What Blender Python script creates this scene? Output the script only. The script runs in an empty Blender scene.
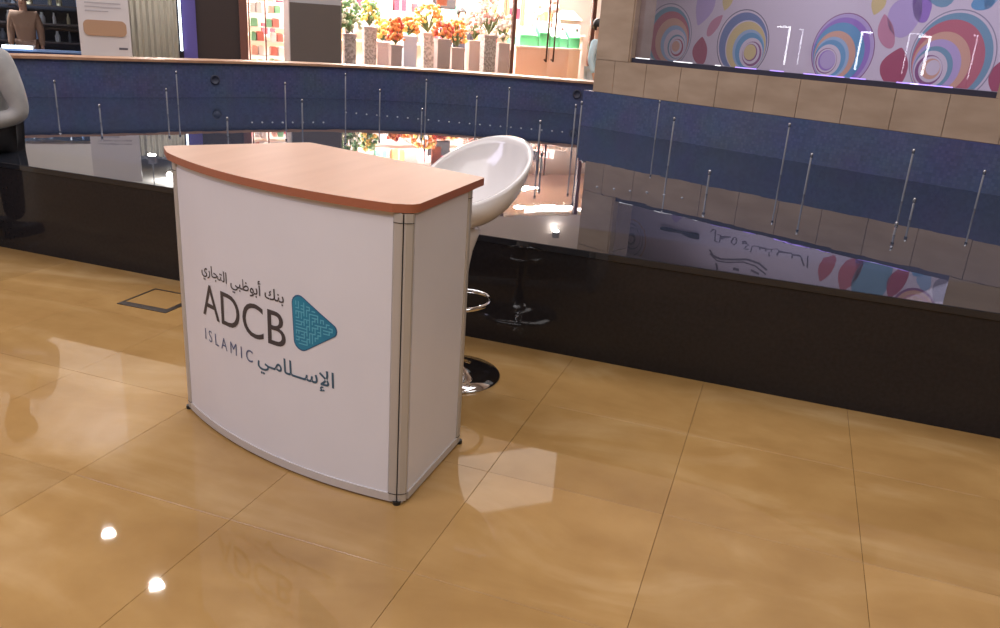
import bpy, bmesh, math, random
from mathutils import Vector, Matrix
random.seed(7)
PI = math.pi
scene = bpy.context.scene
COL = scene.collection

# ------------------------------------------------------------------ camera
F, YAW, PITCH, ROLL, EYE = 819.04, -0.322225, 0.341171, -0.067912, 1.45
def cam_axes():
    f = Vector((math.sin(YAW)*math.cos(PITCH), math.cos(YAW)*math.cos(PITCH), -math.sin(PITCH)))
    rt = Vector((math.cos(YAW), -math.sin(YAW), 0)); dn = f.cross(rt)
    c, s = math.cos(ROLL), math.sin(ROLL)
    return c*rt + s*dn, -s*rt + c*dn, f
CR, CD, CF = cam_axes()
cam_d = bpy.data.cameras.new('camera'); cam = bpy.data.objects.new('camera', cam_d); COL.objects.link(cam)
cam_d.sensor_width = 36; cam_d.lens = F/1000*36; cam_d.clip_end = 200
m = Matrix((CR, -CD, -CF)).transposed().to_4x4(); m.translation = (0, 0, EYE)
cam.matrix_world = m
scene.camera = cam

# ------------------------------------------------------------------ light and exposure
vs = scene.view_settings
vs.view_transform = 'Standard'; vs.look = 'None'; vs.gamma = 1; vs.use_curve_mapping = False
vs.exposure = -0.1
world = bpy.data.worlds.new('world'); scene.world = world; world.use_nodes = True
world.node_tree.nodes['Background'].inputs[0].default_value = (1.0, 0.97, 0.97, 1)
world.node_tree.nodes['Background'].inputs[1].default_value = 0.55
def area(name, loc, sx, sy, power, col=(1, 1, 1), rot=(0, 0, 0)):
    d = bpy.data.lights.new(name, 'AREA'); d.shape = 'RECTANGLE'; d.size = sx; d.size_y = sy
    d.energy = power; d.color = col
    o = bpy.data.objects.new(name, d); COL.objects.link(o); o.location = loc; o.rotation_euler = rot
    return o
area('hall_ceiling_light', (-1.0, -1.6, 5.9), 7, 5, 350, (1, 0.96, 0.93))
area('atrium_ceiling_light', (-3.0, 5.2, 5.9), 6, 2.4, 250, (1, 0.96, 0.97))
area('right_fill', (5.5, 1.0, 5.9), 3, 3, 150, (1, .97, .95))  # added fill to brighten the counter's right side, no known lamp
area('left_cool_fill', (-5.5, -2.6, 5.6), 4, 2, 200, (.78, .74, 1), (.55, -.55, 0))  # added lavender fill that cools the counter front, no known lamp

# ------------------------------------------------------------------ pixels to places
def ray(x, y): return CR*((x-500)/F) + CD*((y-314)/F) + CF
def at(x, y, z):
    d = ray(x, y); t = (z-EYE)/d.z
    return Vector((d.x*t, d.y*t, z))
ZW = 0.515                                        # still water level
class Plane:                                      # an upright plane: u along it, off behind it, z up
    def __init__(s, a, b):
        s.a = Vector(a); s.d = (Vector(b)-s.a); s.w = s.d.length; s.d.normalize()
        s.n = Vector((-s.d.y, s.d.x)); s.ang = math.atan2(s.d.y, s.d.x)
    def uz(s, x, y, off=0.0, mir=False):
        d = ray(x, y); o = Vector((0, 0, EYE))
        if mir:
            o = o + d*((ZW-EYE)/d.z); d = Vector((d.x, d.y, -d.z))
        t = ((s.a-o.xy).dot(s.n)+off)/(d.xy.dot(s.n)); p = o + d*t
        return (p.xy-s.a).dot(s.d), p.z
    def w3(s, u, off=0.0, z=0.0):
        p = s.a + s.d*u + s.n*off
        return Vector((p.x, p.y, z))

# ------------------------------------------------------------------ materials
MATS = {}
def rgb(r, g, b): return tuple(((v/255)/12.92 if v/255 <= .04045 else ((v/255+.055)/1.055)**2.4) for v in (r, g, b)) + (1,)
def mat(name, col, rough=.5, metal=0, emit=0, ecol=None, spec=.5, coat=0, ior=1.5):
    if name in MATS: return MATS[name]
    M = bpy.data.materials.new(name); M.use_nodes = True; b = M.node_tree.nodes['Principled BSDF']
    c = col if len(col) == 4 else (*col, 1)
    b.inputs['Base Color'].default_value = c; b.inputs['Roughness'].default_value = rough
    b.inputs['Metallic'].default_value = metal; b.inputs['Specular IOR Level'].default_value = spec
    b.inputs['IOR'].default_value = ior; b.inputs['Coat Weight'].default_value = coat
    if emit:
        b.inputs['Emission Color'].default_value = ecol or c; b.inputs['Emission Strength'].default_value = emit
    MATS[name] = M
    return M
def nodes(M): return M.node_tree.nodes, M.node_tree.links, M.node_tree.nodes['Principled BSDF']
def vary(M, scale, c1, c2, detail=4, coord='Object', stretch=(1, 1, 1), rot=(0, 0, 0), p0=.3, p1=.7, bump=0):
    N, L, b = nodes(M)
    tc = N.new('ShaderNodeTexCoord'); mp = N.new('ShaderNodeMapping'); no = N.new('ShaderNodeTexNoise'); cr = N.new('ShaderNodeValToRGB')
    mp.inputs['Scale'].default_value = stretch; mp.inputs['Rotation'].default_value = rot
    no.inputs['Scale'].default_value = scale; no.inputs['Detail'].default_value = detail
    cr.color_ramp.elements[0].position = p0; cr.color_ramp.elements[1].position = p1
    cr.color_ramp.elements[0].color = c1; cr.color_ramp.elements[1].color = c2
    L.new(tc.outputs[coord], mp.inputs[0]); L.new(mp.outputs[0], no.inputs['Vector']); L.new(no.outputs['Fac'], cr.inputs[0]); L.new(cr.outputs[0], b.inputs['Base Color'])
    if bump:
        bp = N.new('ShaderNodeBump'); bp.inputs['Strength'].default_value = bump; bp.inputs['Distance'].default_value = .01
        L.new(no.outputs['Fac'], bp.inputs['Height']); L.new(bp.outputs[0], b.inputs['Normal'])
    return M
def marble():
    M = mat('floor_marble', rgb(186, 146, 92), .025); N, L, b = nodes(M)
    g = N.new('ShaderNodeNewGeometry'); mp = N.new('ShaderNodeMapping'); mp.inputs['Rotation'].default_value = (0, 0, .55); mp.inputs['Scale'].default_value = (1.1, 2.6, 1)
    n1 = N.new('ShaderNodeTexNoise'); n1.inputs['Scale'].default_value = 1.1; n1.inputs['Detail'].default_value = 6; n1.inputs['Distortion'].default_value = 1.2
    cr = N.new('ShaderNodeValToRGB'); e = cr.color_ramp.elements
    e[0].position = .32; e[0].color = rgb(158, 123, 76); e[1].position = .72; e[1].color = rgb(184, 152, 106)
    k = e.new(.52); k.color = rgb(168, 133, 84)
    n2 = N.new('ShaderNodeTexNoise'); n2.inputs['Scale'].default_value = 7; n2.inputs['Detail'].default_value = 5
    mx = N.new('ShaderNodeMix'); mx.data_type = 'RGBA'; mx.blend_type = 'SOFT_LIGHT'; mx.inputs[0].default_value = .25
    oi = N.new('ShaderNodeObjectInfo'); hs = N.new('ShaderNodeHueSaturation'); mr = N.new('ShaderNodeMapRange')
    mr.inputs['To Min'].default_value = .93; mr.inputs['To Max'].default_value = 1.06
    L.new(g.outputs['Position'], mp.inputs[0]); L.new(mp.outputs[0], n1.inputs['Vector']); L.new(g.outputs['Position'], n2.inputs['Vector'])
    L.new(n1.outputs['Fac'], cr.inputs[0]); L.new(cr.outputs[0], mx.inputs[6]); L.new(n2.outputs['Fac'], mx.inputs[7])
    L.new(oi.outputs['Random'], mr.inputs[0]); L.new(mr.outputs[0], hs.inputs['Value']); L.new(mx.outputs[2], hs.inputs['Color']); L.new(hs.outputs[0], b.inputs['Base Color'])
    return M
def mosaic():
    M = mat('blue_mosaic', rgb(60, 76, 130), .22); N, L, b = nodes(M)
    tc = N.new('ShaderNodeTexCoord'); br = N.new('ShaderNodeTexBrick'); no = N.new('ShaderNodeTexNoise'); mx = N.new('ShaderNodeMix'); mx.data_type = 'RGBA'; mx.blend_type = 'MULTIPLY'; mx.inputs[0].default_value = .45
    br.offset = 0; br.inputs['Scale'].default_value = 1; br.inputs['Brick Width'].default_value = .025; br.inputs['Row Height'].default_value = .025; br.inputs['Mortar Size'].default_value = .0018
    br.inputs['Color1'].default_value = rgb(80, 88, 120); br.inputs['Color2'].default_value = rgb(92, 101, 136); br.inputs['Mortar'].default_value = rgb(82, 92, 130)
    no.inputs['Scale'].default_value = 3.5; no.inputs['Detail'].default_value = 5
    L.new(tc.outputs['UV'], br.inputs['Vector']); L.new(tc.outputs['Object'], no.inputs['Vector'])
    L.new(br.outputs['Color'], mx.inputs[6]); L.new(no.outputs['Color'], mx.inputs[7]); L.new(mx.outputs[2], b.inputs['Base Color'])
    return M
def glass():
    M = bpy.data.materials.new('shop_glass'); M.use_nodes = True; N = M.node_tree.nodes; L = M.node_tree.links
    for n in list(N):
        if n.type == 'BSDF_PRINCIPLED': N.remove(n)
    out = [n for n in N if n.type == 'OUTPUT_MATERIAL'][0]
    t = N.new('ShaderNodeBsdfTransparent'); g = N.new('ShaderNodeBsdfGlossy'); g.inputs['Roughness'].default_value = .01
    fr = N.new('ShaderNodeFresnel'); fr.inputs[0].default_value = 1.45; mx = N.new('ShaderNodeMixShader')
    L.new(fr.outputs[0], mx.inputs[0]); L.new(t.outputs[0], mx.inputs[1]); L.new(g.outputs[0], mx.inputs[2]); L.new(mx.outputs[0], out.inputs[0])
    return M
MARBLE = marble(); MOSAIC = mosaic(); GLASS = glass()
GROUT = mat('floor_joint', rgb(136, 104, 64), .6)
GRANITE = vary(mat('black_granite', rgb(34, 32, 34), .05, spec=.35), 60, rgb(34, 32, 34), rgb(40, 38, 41), 2)
WATER = mat('still_water', (.022, .03, .055, 1), .012, ior=1.62)
def ripple():
    N, L, b = nodes(WATER); tc = N.new('ShaderNodeTexCoord'); no = N.new('ShaderNodeTexNoise'); bp = N.new('ShaderNodeBump')
    no.inputs['Scale'].default_value = 4; no.inputs['Detail'].default_value = 2; bp.inputs['Strength'].default_value = .02; bp.inputs['Distance'].default_value = .02
    L.new(tc.outputs['Object'], no.inputs['Vector']); L.new(no.outputs['Fac'], bp.inputs['Height']); L.new(bp.outputs[0], b.inputs['Normal'])
ripple()
WETG = mat('wet_black_granite', (.016, .018, .024, 1), .012, ior=1.62)
STONE = vary(mat('beige_stone', rgb(186, 158, 130), .35), 2.2, rgb(160, 136, 114), rgb(182, 158, 136), 6, stretch=(1, 1, 3))
STONEJ = mat('stone_joint', rgb(164, 138, 112), .7)
COPING = vary(mat('tan_coping', rgb(170, 128, 100), .4), 6, rgb(156, 114, 86), rgb(182, 142, 112))
LAMINATE = vary(mat('beech_laminate', rgb(206, 164, 138), .42, spec=.22), 14, rgb(200, 162, 140), rgb(207, 170, 148), 5, stretch=(1, .12, 1), rot=(0, 0, -.25))
EDGE = mat('brown_edge_band', rgb(164, 100, 74), .4)
PANEL = vary(mat('white_counter_panel', rgb(222, 220, 226), .38), 3, rgb(220, 218, 224), rgb(225, 223, 229))
ALU = mat('satin_aluminium', rgb(188, 182, 176), .38, .25)
ALUL = mat('pale_aluminium_rail', rgb(206, 202, 202), .4, .3)
DARKGAP = mat('dark_gap', rgb(50, 46, 46), .6)
BLACK = mat('black_plastic', rgb(24, 24, 26), .4)
CHROME = mat('chrome', rgb(225, 225, 228), .06, 1)
SHELLM = mat('white_gloss_shell', rgb(232, 228, 228), .12, coat=.4)
STEEL = mat('brushed_steel', rgb(190, 192, 198), .25, .9)
STEELD = mat('dull_steel', rgb(150, 152, 160), .4, .4)
INK = mat('dark_grey_print', rgb(66, 60, 64), .5)
INKS = mat('slate_print', rgb(84, 96, 132), .5)
INKT = mat('teal_grey_print', rgb(58, 90, 112), .5)
TEAL = vary(mat('teal_print', rgb(30, 130, 165), .45), 4, rgb(36, 142, 172), rgb(30, 112, 150))
TEALD = mat('deep_blue_print', rgb(40, 92, 130), .45)
TEALL = mat('light_teal_print', rgb(96, 176, 200), .45)
CEILM = mat('ceiling_white', rgb(226, 222, 218), .7)
def flat(name, r, g, b, rough=.55, **k): return mat(name, rgb(r, g, b), rough, **k)

# ------------------------------------------------------------------ mesh helpers
class MB:
    def __init__(s): s.v = []; s.f = []; s.mi = []; s.smooth = []
    def add(s, vs, fs, mi=0, smooth=False):
        o = len(s.v); s.v += [tuple(p) for p in vs]
        for f in fs: s.f.append(tuple(i+o for i in f)); s.mi.append(mi); s.smooth.append(smooth)
        return s
    def box(s, x0, x1, y0, y1, z0, z1, mi=0):
        return s.add([(x0, y0, z0), (x1, y0, z0), (x1, y1, z0), (x0, y1, z0), (x0, y0, z1), (x1, y0, z1), (x1, y1, z1), (x0, y1, z1)],
              [(0, 3, 2, 1), (4, 5, 6, 7), (0, 1, 5, 4), (1, 2, 6, 5), (2, 3, 7, 6), (3, 0, 4, 7)], mi)
    def cbox(s, x0, x1, y0, y1, z0, z1, c=.004, mi=0):      # top edges chamfered
        return s.add([(x0, y0, z0), (x1, y0, z0), (x1, y1, z0), (x0, y1, z0), (x0, y0, z1-c), (x1, y0, z1-c), (x1, y1, z1-c), (x0, y1, z1-c),
               (x0+c, y0+c, z1), (x1-c, y0+c, z1), (x1-c, y1-c, z1), (x0+c, y1-c, z1)],
              [(0, 3, 2, 1), (8, 9, 10, 11), (0, 1, 5, 4), (1, 2, 6, 5), (2, 3, 7, 6), (3, 0, 4, 7), (4, 5, 9, 8), (5, 6, 10, 9), (6, 7, 11, 10), (7, 4, 8, 11)], mi)
    def prism(s, pts, z0, z1, mi=0, side=None):
        n = len(pts); vs = [(p[0], p[1], z0) for p in pts] + [(p[0], p[1], z1) for p in pts]
        s.add(vs, [tuple(range(n-1, -1, -1)), tuple(range(n, 2*n))], mi)
        return s.add(vs, [(i, (i+1) % n, n+(i+1) % n, n+i) for i in range(n)], mi if side is None else side)
    def flatpoly(s, pts, y, th=.001, mi=0):                 # outline in (x, z), a thin sheet facing -y
        n = len(pts); vs = [(p[0], y, p[1]) for p in pts] + [(p[0], y+th, p[1]) for p in pts]
        fs = [tuple(range(n)), tuple(range(2*n-1, n-1, -1))] + [((i+1) % n, i, n+i, n+(i+1) % n) for i in range(n)]
        return s.add(vs, fs, mi)
    def lathe(s, prof, c=(0, 0, 0), seg=24, mi=0, smooth=True):
        vs = []; fs = []; n = len(prof)
        for k in range(seg):
            a = 2*PI*k/seg
            vs += [(c[0]+r*math.cos(a), c[1]+r*math.sin(a), c[2]+z) for r, z in prof]
        for k in range(seg):
            k2 = (k+1) % seg
            for i in range(n-1): fs.append((k*n+i, k2*n+i, k2*n+i+1, k*n+i+1))
        s.add(vs, fs, mi, smooth)
        if prof[0][0] > 1e-5: s.add([vs[k*n] for k in range(seg)], [tuple(range(seg-1, -1, -1))], mi)
        if prof[-1][0] > 1e-5: s.add([vs[k*n+n-1] for k in range(seg)], [tuple(range(seg))], mi)
        return s
    def tube(s, pts, r, seg=10, mi=0, closed=False, cap=True):
        pts = [Vector(p) for p in pts]; n = len(pts); vs = []; fs = []
        rs = r if isinstance(r, (list, tuple)) else [r]*n
        for i, p in enumerate(pts):
            if closed: t = pts[(i+1) % n]-pts[i-1]
            else: t = pts[min(i+1, n-1)]-pts[max(i-1, 0)]
            t.normalize(); up = Vector((0, 0, 1)) if abs(t.z) < .95 else Vector((1, 0, 0))
            a = t.cross(up).normalized(); b = a.cross(t)
            for k in range(seg):
                q = 2*PI*k/seg; vs.append(p + (a*math.cos(q)+b*math.sin(q))*rs[i])
        for i in range(n if closed else n-1):
            j = (i+1) % n
            for k in range(seg):
                k2 = (k+1) % seg; fs.append((i*seg+k, i*seg+k2, j*seg+k2, j*seg+k))
        s.add(vs, fs, mi, True)
        if cap and not closed:
            s.add(vs[:seg], [tuple(range(seg))], mi); s.add(vs[-seg:], [tuple(range(seg-1, -1, -1))], mi)
        return s
    def blob(s, c, r, mi=0, seg=8, rings=5):
        rr = r if isinstance(r, (list, tuple)) else (r, r, r); vs = [(c[0], c[1], c[2]-rr[2])]; fs = []
        for i in range(1, rings):
            t = PI*i/rings
            for k in range(seg):
                a = 2*PI*k/seg; vs.append((c[0]+rr[0]*math.sin(t)*math.cos(a), c[1]+rr[1]*math.sin(t)*math.sin(a), c[2]-rr[2]*math.cos(t)))
        vs.append((c[0], c[1], c[2]+rr[2])); e = len(vs)-1
        for k in range(seg):
            k2 = (k+1) % seg; fs.append((0, 1+k2, 1+k)); fs.append((e, e-seg+k, e-seg+k2))
            for i in range(rings-2): a = 1+i*seg; fs.append((a+k, a+k2, a+seg+k2, a+seg+k))
        return s.add(vs, fs, mi, True)
    def mesh(s, name, mats):
        me = bpy.data.meshes.new(name); me.from_pydata(s.v, [], s.f)
        for m_ in (mats if isinstance(mats, (list, tuple)) else [mats]): me.materials.append(m_)
        me.polygons.foreach_set('material_index', s.mi); me.polygons.foreach_set('use_smooth', s.smooth)
        me.validate(); me.update()
        return me
def link(name, me, parent=None, loc=None, rz=None):
    o = bpy.data.objects.new(name, me); COL.objects.link(o)
    if parent: o.parent = parent
    if loc is not None: o.location = loc
    if rz is not None: o.rotation_euler = (0, 0, rz)
    return o
def tag(o, label, cat, group=None):
    o['label'] = label; o['category'] = cat
    if group: o['group'] = group
    return o
def part(name, mb, mats, parent, label=None):
    o = link(name, mb.mesh(name, mats), parent)
    if label: o['label'] = label
    return o
def thing(name, label, cat, loc=(0, 0, 0), rz=0, group=None):
    return tag(link(name, None, None, loc, rz), label, cat, group)
def struct(name, mb, mats, loc=(0, 0, 0), rz=0, parent=None):
    o = link(name, mb.mesh(name, mats), parent, loc, rz)
    if parent is None: o['kind'] = 'structure'
    return o
def solo(name, mb, mats, label, cat, loc=(0, 0, 0), rz=0, group=None):
    return tag(link(name, mb.mesh(name, mats), None, loc, rz), label, cat, group)
def smooth_curve(P, n=8):
    P = [Vector(p) for p in P]; out = []
    for i in range(len(P)-1):
        p0 = P[max(i-1, 0)]; p1 = P[i]; p2 = P[i+1]; p3 = P[min(i+2, len(P)-1)]
        for k in range(n):
            t = k/n
            out.append(.5*((2*p1)+(p2-p0)*t+(2*p0-5*p1+4*p2-p3)*t*t+(3*p1-p0-3*p2+p3)*t**3))
    return out+[P[-1]]
def round_poly(P, R, n=6):
    out = []; N = len(P)
    for i in range(N):
        p = Vector(P[i]); a = (Vector(P[i-1])-p); b = (Vector(P[(i+1) % N])-p); r = R[i] if isinstance(R, (list, tuple)) else R
        if r <= 0: out.append(p); continue
        ang = a.angle(b); d = min(r/math.tan(ang/2), a.length*.49, b.length*.49); r2 = d*math.tan(ang/2)
        a.normalize(); b.normalize(); c = p + (a+b).normalized()*(r2/math.sin(ang/2))
        s0 = p+a*d-c; s1 = p+b*d-c
        for k in range(n+1):
            t = k/n; v = s0.lerp(s1, t); v = v.normalized()*r2 if v.length > 1e-9 else v
            out.append(c+v)
    return out
def offset_line(P, d):
    out = []
    for i, p in enumerate(P):
        t = P[min(i+1, len(P)-1)]-P[max(i-1, 0)]; t.normalize(); out.append(p+Vector((-t.y, t.x))*d)
    return out
def ribbon(mb, A, B, z0, z1, mi=0):                        # a wall between two plan lines
    n = len(A); vs = []
    for p, q in zip(A, B): vs += [(p.x, p.y, z0), (q.x, q.y, z0), (q.x, q.y, z1), (p.x, p.y, z1)]
    fs = []
    for i in range(n-1):
        a = 4*i; b = a+4
        for k in range(4): fs.append((a+k, b+k, b+(k+1) % 4, a+(k+1) % 4))
    fs += [(0, 1, 2, 3), tuple(4*(n-1)+k for k in (3, 2, 1, 0))]
    return mb.add(vs, fs, mi)
def wall_uv(o):                                            # mosaic in metres along the wall
    me = o.data; uv = me.uv_layers.new(name='uv')
    for p in me.polygons:
        t = Vector((-p.normal.y, p.normal.x, 0))
        for li in p.loop_indices:
            v = me.vertices[me.loops[li].vertex_index].co; uv.data[li].uv = (v.dot(t), v.z) if abs(p.normal.z) < .7 else (v.x, v.y)

# ================================================================== the setting
RIM_Y = 3.487; RIM_Z = .517
FACE = Plane((-2.06, 8.35), (1.46, 6.67))                  # stone block beside the pool
FA_, FB_ = ray(0, 40).xy.normalized()*12.5, ray(605, 40).xy.normalized()*14.0
SHOP = Plane(FA_, FB_)                                     # shop fronts across the pool

# floor: joint bed with single polished tiles, plain marble beyond them
TX0, TS = -0.7845, .6; TY0 = 1.736
xs = [TX0+TS*k for k in range(-9, 8)]; ys = [TY0+TS*k for k in range(-4, 3)]+[RIM_Y+.02]
mb = MB(); x0, x1, y0, y1 = xs[0], xs[-1], ys[0], ys[-1]
mb.box(x0, x1, y0, y1, -.1, -.006, 1)
for a, b, c, d in ((-24, x0, -14, 30), (x1, 16, -14, 30), (x0, x1, -14, y0), (x0, x1, y1, 30)): mb.box(a, b, c, d, -.1, 0)
floor = struct('floor', mb, [MARBLE, GROUT])
g = .0006; tiles = {}
for i in range(len(xs)-1):
    for j in range(len(ys)-1):
        h = round(ys[j+1]-ys[j], 3)
        if h not in tiles: tiles[h] = MB().cbox(g, TS-g, g, h-g, -.006, 0, .0006).mesh('floor_tile', MARBLE)
        link('floor_tile', tiles[h], floor, (xs[i], ys[j], 0))

# ceiling of the mall with its cove light over the far walkway
ceiling = struct('ceiling', MB().box(-24, 16, -14, 30, 6.0, 6.2), CEILM)
struct('wall_back', MB().box(-24, 16, -14.2, -14, 0, 6), flat('hall_wall', 206, 196, 186))
struct('wall_right', MB().box(16, 16.2, -14, 30, 0, 6), flat('hall_wall', 206, 196, 186))

# ------------------------------------------------------------------ fountain pool
pool = thing('fountain_pool', 'long indoor fountain pool with polished black granite front and still dark water', 'fountain', (-2, RIM_Y, 0))
def pp(mb_):                                               # to the pool's own frame
    mb_.v = [(x+2, y-RIM_Y, z) for x, y, z in mb_.v]; return mb_
part('front_wall', pp(MB().box(-13, 9, RIM_Y, RIM_Y+.06, 0, RIM_Z-.03)), GRANITE, pool, 'polished black granite front')
part('rim_slab', pp(MB().cbox(-13, 9, RIM_Y-.006, RIM_Y+.42, RIM_Z-.03, RIM_Z, .003)), WETG, pool, 'flat black granite rim')
wl = [(-7.25, 3.55), (-7.2, 4.6), (-6.78, 5.9), (-6.38, 6.45), (-5.98, 7.08), (-5.59, 7.71), (-5.08, 8.33), (-4.47, 8.8), (-3.83, 9.1), (-3.09, 9.28), (-2.39, 9.39), (-2.06, 9.43)]
WL = smooth_curve([Vector(p) for p in wl], 4)
w_pts = [(p.x, p.y) for p in WL]
mb = MB(); vs = [(p[0], p[1], ZW) for p in w_pts] + [(-1.98, 8.36, ZW), (5.68, 4.71, ZW), (9, 4.6, ZW), (9, RIM_Y+.41, ZW), (-7.2, RIM_Y+.41, ZW)]
mb.prism([(v[0], v[1]) for v in reversed(vs)], .1, ZW)
part('water', pp(mb), WATER, pool, 'still dark mirror-like water')
mb = MB(); ribbon(mb, WL, offset_line(WL, .25), 0, .862)
o = part('mosaic_wall', pp(mb), MOSAIC, pool, 'curved blue mosaic wall'); wall_uv(o)
A_, B_ = offset_line(WL, -.03), offset_line(WL, .3)
mb = MB(); ribbon(mb, A_, B_, .862, .886)
part('coping', pp(mb), COPING, pool, 'thin tan coping')
mb = MB(); a, b = FACE.w3(0), FACE.w3(8.6); c, d = FACE.w3(8.6, .5), FACE.w3(0, .5)
BLK = [FACE.w3(0, .0).xy, FACE.w3(8.6, 0).xy, FACE.w3(8.6, .5).xy, FACE.w3(0, .5).xy]
mb.prism([(p.x, p.y) for p in BLK], 0, .862)
o = part('mosaic_wall', pp(mb), MOSAIC, pool, 'straight blue mosaic wall under the stone'); wall_uv(o)
for px, py in ((222, 80), (575, 94)):                      # round fittings set in the blue wall
    best = min(WL, key=lambda p: abs((p.x*ray(px, py).y-p.y*ray(px, py).x)) if p.y > 5 else 9e9)
    d_ = ray(px, py); t_ = best.length/d_.xy.length; z_ = EYE+d_.z*t_
    i_ = WL.index(best); tg = (WL[i_+1]-WL[i_-1]).normalized(); nn = Vector((tg.y, -tg.x))
    mb = MB(); mb.lathe([(0, 0), (.045, 0), (.05, .004), (.05, .012), (.036, .012), (.034, .006), (0, .006)], seg=18)
    rot = Vector((0, 0, 1)).rotation_difference(Vector((nn.x, nn.y, 0))).to_matrix()
    mb.v = [tuple(rot @ Vector(v) + Vector((best.x+nn.x*.002, best.y+nn.y*.002, z_))) for v in mb.v]
    part('wall_fitting', pp(mb), flat('fitting_dark', 50, 54, 72, .6), pool)

# ------------------------------------------------------------------ stone block with the display window
WU0, WU1, WZ0, WZ1, DEEP = .50, 3.72, 1.2, 2.75, 3.5
def fblk(mb_, u0, u1, o0, o1, z0, z1, mi=0): return mb_.box(u0, u1, o0, o1, z0, z1, mi)
mb = MB()
fblk(mb, .1, 8.6, .03, .5, .862, WZ0-.03)
fblk(mb, .1, WU0, .03, .35, WZ0-.03, 6); fblk(mb, WU1, 8.6, .03, .35, WZ0-.03, 6); fblk(mb, WU0, WU1, .03, .35, WZ1, 6)
block = struct('wall_stone', mb, STONEJ, FACE.w3(0), FACE.ang)
def stone(u0, u1, z0, z1, o=.03, side=None):
    g_ = .0025
    m_ = MB().box(u0+g_, u1-g_, o-.012, o+.004, z0+g_, z1-g_)
    link('stone_tile', m_.mesh('stone_tile', STONE), block)
us = [.1, .345] + [.72+.385*k for k in range(-0, 21)]
for a, b in zip(us[:-1], us[1:]): stone(a, min(b, 8.6), .862, WZ0-.03)
zz = [WZ0-.03, 1.75, 2.3, 2.85, 3.4, 3.95, 4.5, 5.05, 6]
for a, b in zip(zz[:-1], zz[1:]):
    stone(.1, WU0, a, b)
    for k in range(12):
        u0_ = WU1+.385*k
        if u0_ < 8.2: stone(u0_, u0_+.385, a, b)
for a, b in zip([WZ1]+zz[4:-1], zz[4:]):
    for k in range(8): stone(WU0+k*.4025, WU0+(k+1)*.4025, a, b)
# jamb faces and the block's return towards the walkway
for a, b in zip(zz[:3], zz[1:4]):
    for u_ in (WU0, WU1-.012):
        m_ = MB().box(u_, u_+.012, .03, .35, a+.003, min(b, WZ1)-.003)
        link('stone_tile', m_.mesh('stone_tile', STONE), block)
mb = MB(); mb.prism([(.1, .5), (.35, .5), (-1.95, 3.6), (-2.2, 3.6)], .002, 5.998)
struct('wall_stone_return', mb, STONE, FACE.w3(0), FACE.ang)
DWH = flat('display_white', 214, 206, 216)
struct('wall_display', MB().box(-2.2, 4.3, DEEP, DEEP+.1, .85, 6), DWH, FACE.w3(0), FACE.ang)
struct('ceiling_display', MB().prism([(.38, .36), (4.2, .36), (4.2, DEEP), (-1.85, DEEP)], 2.8, 2.9), CEILM, FACE.w3(0), FACE.ang)
struct('floor_display', MB().prism([(.3, .5), (4.2, .5), (4.2, DEEP), (-1.85, DEEP)], .85, .9), flat('display_floor', 150, 140, 150, .3), FACE.w3(0), FACE.ang)
struct('wall_display_side', MB().box(4.2, 4.3, .5, DEEP, .85, 2.9), DWH, FACE.w3(0), FACE.ang)
win = struct('window_1', MB().box(WU0, WU1, .05, .17, WZ0-.03, WZ0+.012), flat('window_metal', 70, 68, 84, .3, metal=.6), FACE.w3(0), FACE.ang)
link('frame_bar', MB().box(WU0, WU1, .08, .13, WZ1-.05, WZ1).mesh('frame_bar', flat('window_metal', 0, 0, 0)), win)
for k in (0,):
    link('pane', MB().box(WU0+.012, WU1-.012, .1, .106, WZ0+.012, WZ1-.05).mesh('pane', GLASS), win)

# the printed wall graphic at the back of the display window
PRINT = {n: flat('print_'+n, *[int(.78*v+.22*w) for v, w in zip(c, (206, 194, 214))]) for n, c in dict(teal=(104, 160, 184), red=(196, 96, 110), peach=(226, 172, 138), sky=(150, 192, 226), white=(226, 218, 228), crimson=(168, 62, 92), navy=(96, 124, 176),
    yellow=(226, 208, 130), blue=(84, 160, 206), maroon=(132, 72, 126), lavender=(190, 172, 222), purple=(150, 112, 206), grey=(140, 140, 160), ink=(92, 92, 110), pink=(206, 134, 158)).items()}  # lavender mixed into every print colour as painted haze of the window glass
PN = list(PRINT); PMATS = [PRINT[n] for n in PN]
graphic = thing('printed_wall_graphic', 'large white wall graphic with rainbow swirls and drops behind the shop window', 'graphic', FACE.w3(1.2, DEEP, .9), FACE.ang)
def gp(x, y, mir=False):
    u, z = FACE.uz(x, y, DEEP, mir); return u-1.2, z-.9
link('backing_sheet', MB().box(-3.1, 2.9, -.006, 0, 0, 1.9).mesh('backing_sheet', PRINT['white']), graphic)
def ellipse(cx, cz, rx, rz, n=40, a0=0): return [(cx+rx*math.cos(a0+2*PI*k/n), cz+rz*math.sin(a0+2*PI*k/n)) for k in range(n)]
def swirl(cx, cz, R, cols, side, name='swirl_motif'):
    # nested discs sliding towards one side leave crescents that are thick on the other
    mb = MB(); r = R; x, z = cx, cz; y = -.0075
    for k, (c, f, sh) in enumerate(cols):
        mb.flatpoly(ellipse(x, z, r, r*1.12, 44), y, .0006, PN.index(c)); y -= .0007
        r2 = r*f; d = (r-r2)*sh; x += side*d*.82; z -= d*.62; r = r2
    part(name, mb, PMATS, graphic)
def gswirl(l, rgt, top, cols, side):
    (x0, _), (x1, _), (_, zt) = gp(*l), gp(*rgt), gp(*top)
    R = (x1-x0)/2; swirl((x0+x1)/2, zt-R*1.12, R, cols, side)
S1 = [('grey', .97, 0), ('white', .94, .5), ('teal', .9, .9), ('red', .84, .95), ('peach', .8, .95), ('sky', .85, .9), ('white', .78, .8), ('teal', .9, .9), ('white', .8, .2), ('crimson', .86, -.9), ('white', .72, -.5), ('peach', .8, -.9)]
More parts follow.
